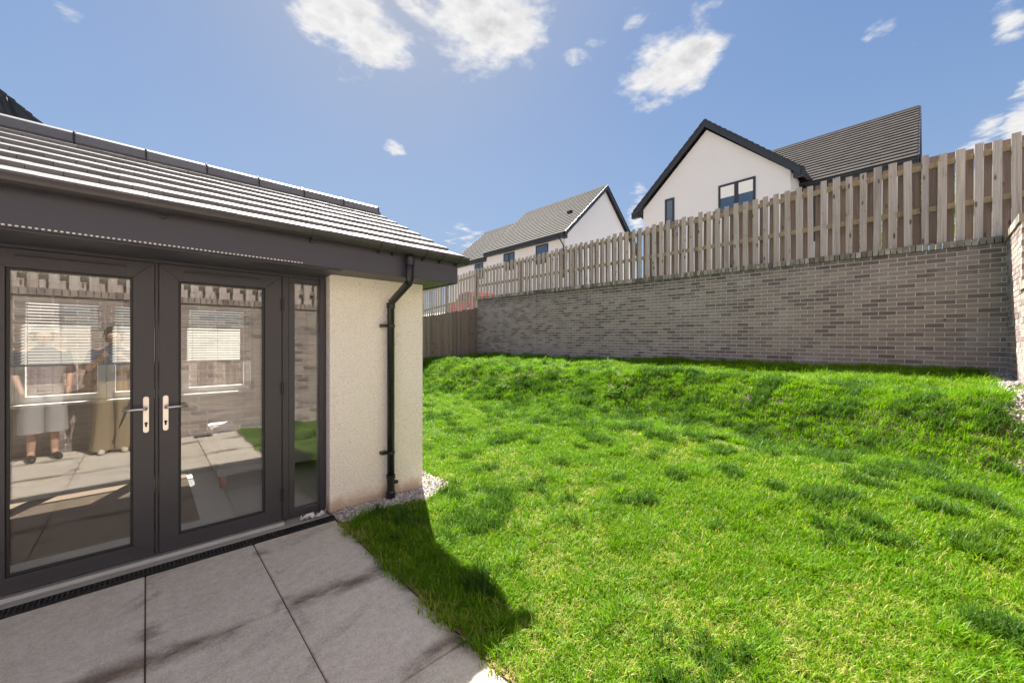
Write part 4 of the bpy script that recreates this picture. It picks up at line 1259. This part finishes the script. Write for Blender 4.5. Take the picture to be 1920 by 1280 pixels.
ng.interface.new_socket('Geometry', in_out='INPUT', socket_type='NodeSocketGeometry')
ng.interface.new_socket('Geometry', in_out='OUTPUT', socket_type='NodeSocketGeometry')
gi = ng.nodes.new('NodeGroupInput'); go = ng.nodes.new('NodeGroupOutput')
ci = ng.nodes.new('GeometryNodeCollectionInfo'); ci.inputs[0].default_value = tuft_col; ci.inputs[1].default_value = True; ci.inputs[2].default_value = True
ip = ng.nodes.new('GeometryNodeInstanceOnPoints')
def named(nm, typ):
    q = ng.nodes.new('GeometryNodeInputNamedAttribute'); q.data_type = typ; q.inputs[0].default_value = nm; return q.outputs[0]
ng.links.new(gi.outputs[0], ip.inputs['Points']); ng.links.new(ci.outputs[0], ip.inputs['Instance'])
ip.inputs['Pick Instance'].default_value = True
ng.links.new(named('pick', 'INT'), ip.inputs['Instance Index'])
e2r = ng.nodes.new('FunctionNodeEulerToRotation'); ng.links.new(named('turn', 'FLOAT_VECTOR'), e2r.inputs[0])
ng.links.new(e2r.outputs[0], ip.inputs['Rotation'])
ng.links.new(named('size', 'FLOAT'), ip.inputs['Scale'])
ng.links.new(ip.outputs[0], go.inputs[0])
gm = grass.modifiers.new('scatter', 'NODES'); gm.node_group = ng
print('tufts', nP)

# ------------------------------------------------------------------ what stands behind the camera and shows in the door glass
tag(MB().box(.56, .80, -.66, -.52, .003, .010).build('gully_cover', MAT['black'], bev=.002), 'small black rectangular gully cover on the patio mirrored in the right door', 'drain cover')
def skin_body(nm, mat, parent, chain, edges, radii, sub=2):
    me = bpy.data.meshes.new(nm); me.from_pydata(chain, edges, [])
    o = bpy.data.objects.new(nm, me); COL.objects.link(o); me.materials.append(mat)
    sk = o.modifiers.new('skin', 'SKIN'); sk.use_smooth_shade = True
    for v, r_ in zip(me.skin_vertices[0].data, radii):
        v.radius = (r_, r_) if not hasattr(r_, '__len__') else r_
    me.skin_vertices[0].data[0].use_root = True
    sb = o.modifiers.new('sub', 'SUBSURF'); sb.levels = sb.render_levels = sub
    hang(o, parent)
    return o
def person(label, loc, face_z, wide_trousers, mats, raise_arms):
    P = thing('person', label, 'person', loc)
    M = Matrix.Translation(loc) @ Matrix.Rotation(face_z, 4, 'Z')
    T = lambda *p: tuple(M @ Vector(p))                 # local: +Y faces forward, X to the person's right
    V = [T(0, 0, .93), T(0, 0, 1.08), T(0, .0, 1.26), T(0, -.01, 1.40), T(0, .0, 1.47), T(0, .015, 1.53), T(0, .025, 1.60), T(0, .02, 1.68)]
    rad = [.135, .115, .135, .105, .052, .055, .088, .062]
    E = [(0, 1), (1, 2), (2, 3), (3, 4), (4, 5), (5, 6), (6, 7)]
    for s in (1, -1):
        b0 = len(V)
        V += [T(s * .085, 0, .88), T(s * .095, .01, .50), T(s * .10, -.02, .10), T(s * .105, .05, .045), T(s * .11, .13, .03)]
        rad += [.09, .058, .036, .038, .03]
        E += [(0, b0), (b0, b0 + 1), (b0 + 1, b0 + 2), (b0 + 2, b0 + 3), (b0 + 3, b0 + 4)]
        b1 = len(V)
        if raise_arms:
            V += [T(s * .18, -.01, 1.385), T(s * .25, .08, 1.16), T(s * .11, .27, 1.30), T(s * .08, .33, 1.34)]
        else:
            V += [T(s * .18, -.01, 1.385), T(s * .24, -.03, 1.12), T(s * .20, .12, .93), T(s * .19, .16, .87)]
        rad += [.058, .042, .028, .026]
        E += [(3, b1), (b1, b1 + 1), (b1 + 1, b1 + 2), (b1 + 2, b1 + 3)]
        hp = Vector(V[b1 + 3]); dirn = (hp - Vector(V[b1 + 2])).normalized(); side_ = dirn.cross(Vector((0, 0, 1))).normalized(); upv = side_.cross(dirn)
        for f in range(4):
            q = (f - 1.5) * .018
            b2 = len(V)
            V += [tuple(hp + dirn * .04 + upv * q), tuple(hp + dirn * (.075 - abs(f - 1.3) * .006) + upv * q - side_ * s * .012)]
            rad += [.009, .008]; E += [(b1 + 3, b2), (b2, b2 + 1)]
        b2 = len(V); V += [tuple(hp + dirn * .02 + upv * .04), tuple(hp + dirn * .045 + upv * .052)]; rad += [.01, .009]; E += [(b1 + 3, b2), (b2, b2 + 1)]
    skin_body('body', MAT['skin'], P, V, E, rad)
    # face
    for s in (1, -1):
        MB().lathe([(.002, -.005), (.007, -.003), (.007, .003), (.002, .005)], T(s * .033, .104, 1.615), 10).build('eye', MAT['shoe'], P, smooth=True)
        MB().tube([T(s * .088, .02, 1.63), T(s * .097, .01, 1.61), T(s * .09, .015, 1.58)], [.01, .014, .01], 8).build('ear', MAT['skin'], P, smooth=True)
    MB().tube([T(0, .11, 1.63), T(0, .13, 1.595), T(0, .11, 1.585)], [.008, .015, .01], 8).build('nose', MAT['skin'], P, smooth=True)
    MB().tube([T(-.025, .105, 1.555), T(0, .113, 1.553), T(.025, .105, 1.555)], .006, 6).build('mouth', m_lip, P, smooth=True)
    h = MB()
    h.lathe([(.03, 1.745), (.075, 1.73), (.10, 1.69), (.105, 1.64), (.10, 1.58), (.085, 1.53)], (0, 0, 0), 18)
    h.v = [T(p[0], p[1] * 1.12 - .012 - (.035 if p[2] < 1.66 else 0), p[2]) for p in h.v]
    h.build('hair', MAT['hair'], P, smooth=True)
    def loft(nm, mat, rings, seg=20, fold=0.0):
        b = MB(); vs = []; fs = []
        for (cx_, cy_, z, rx, ry) in rings:
            for k in range(seg):
                a = 6.283 * k / seg; f = 1 + fold * math.sin(a * 6 + z * 3) 
                vs.append(T(cx_ + rx * f * math.cos(a), cy_ + ry * f * math.sin(a), z))
        for i in range(len(rings) - 1):
            for k in range(seg):
                a, c = i * seg + k, i * seg + (k + 1) % seg; fs.append((a, c, c + seg, a + seg))
        b.add(vs, fs); return b.build(nm, mat, P, smooth=True)
    loft('top', mats[0], [(0, 0, .90, .185, .135), (0, 0, 1.0, .175, .13), (0, 0, 1.12, .165, .125), (0, 0, 1.27, .19, .14), (0, -.005, 1.38, .205, .115), (0, 0, 1.44, .13, .085), (0, .005, 1.475, .07, .068)])
    for s in (1, -1):
        if raise_arms:
            a, e = Vector((s * .17, -.01, 1.40)), Vector((s * .25, .08, 1.16))
        else:
            a, e = Vector((s * .17, -.01, 1.40)), Vector((s * .24, -.03, 1.12))
        MB().tube([T(*a), T(*(a.lerp(e, .5))), T(*(a.lerp(e, .98)))], [.075, .066, .062], 14).build('sleeve', mats[0], P, smooth=True)
        if wide_trousers:
            loft('trouser_leg', mats[1], [(s * .085, 0, .96, .10, .13), (s * .09, 0, .80, .105, .12), (s * .10, 0, .5, .10, .105), (s * .105, -.005, .2, .115, .12), (s * .11, 0, .05, .125, .135)], 28, .07)
        else:
            loft('short_leg', mats[1], [(s * .085, 0, .96, .10, .13), (s * .09, 0, .80, .11, .125), (s * .10, 0, .6, .112, .12), (s * .105, 0, .36, .118, .122)], 24, .03)
        sh = MB()
        for pr in ([(-.105, .02), (.16, .02)],):
            sh.tube([T(s * .105, -.085, .04), T(s * .105, -.03, .05), T(s * .108, .06, .042), T(s * .115, .15, .03), T(s * .118, .185, .026)], [.034, .042, .044, .036, .02], 12)
        sh.build('shoe', mats[2], P, smooth=True)
    loft('waist', mats[1], [(0, 0, .86, .18, .13), (0, 0, .93, .182, .137), (0, 0, .99, .178, .134)])
    return P
m_lip = m_plain('lip', (.42, .17, .14), .5)
person('person in wide brown trousers and pale shoes operating the camera, mirrored in left door', (-.33, -.32, 0), 0, True, (MAT['navy_cloth'], MAT['brown_cloth'], MAT['tan_shoe']), True)
person('person in long grey shorts and black shoes by the brick wall, mirrored in left door', (-.98, -.42, 0), R(-15), False, (MAT['navy_cloth'], MAT['grey_cloth'], MAT['shoe']), False)
tri = thing('tripod', 'black camera tripod on the patio mirrored at the meeting of the two doors', 'tripod', (0, -.02, 0))
MB().tube([(0, -.1, .85), (0, -.1, 1.40)], .014, 10).build('column', MAT['black'], tri)
MB().box(-.04, .04, -.14, -.06, 1.38, 1.42).build('head', MAT['black'], tri)
for a in (90, 205, -25):
    MB().tube([(0, -.1, 1.2), (math.cos(R(a)) * .42, -.1 + math.sin(R(a)) * .42, .005)], [.016, .010], 8).build('leg', MAT['black'], tri)
photo = thing('camera_body', 'small black camera on top of the tripod mirrored in the door glass', 'camera', (0, -.1, 1.42))
MB().box(-.065, .065, -.13, -.07, 1.425, 1.52).build('housing', MAT['black'], photo, bev=.006)
print('script done')
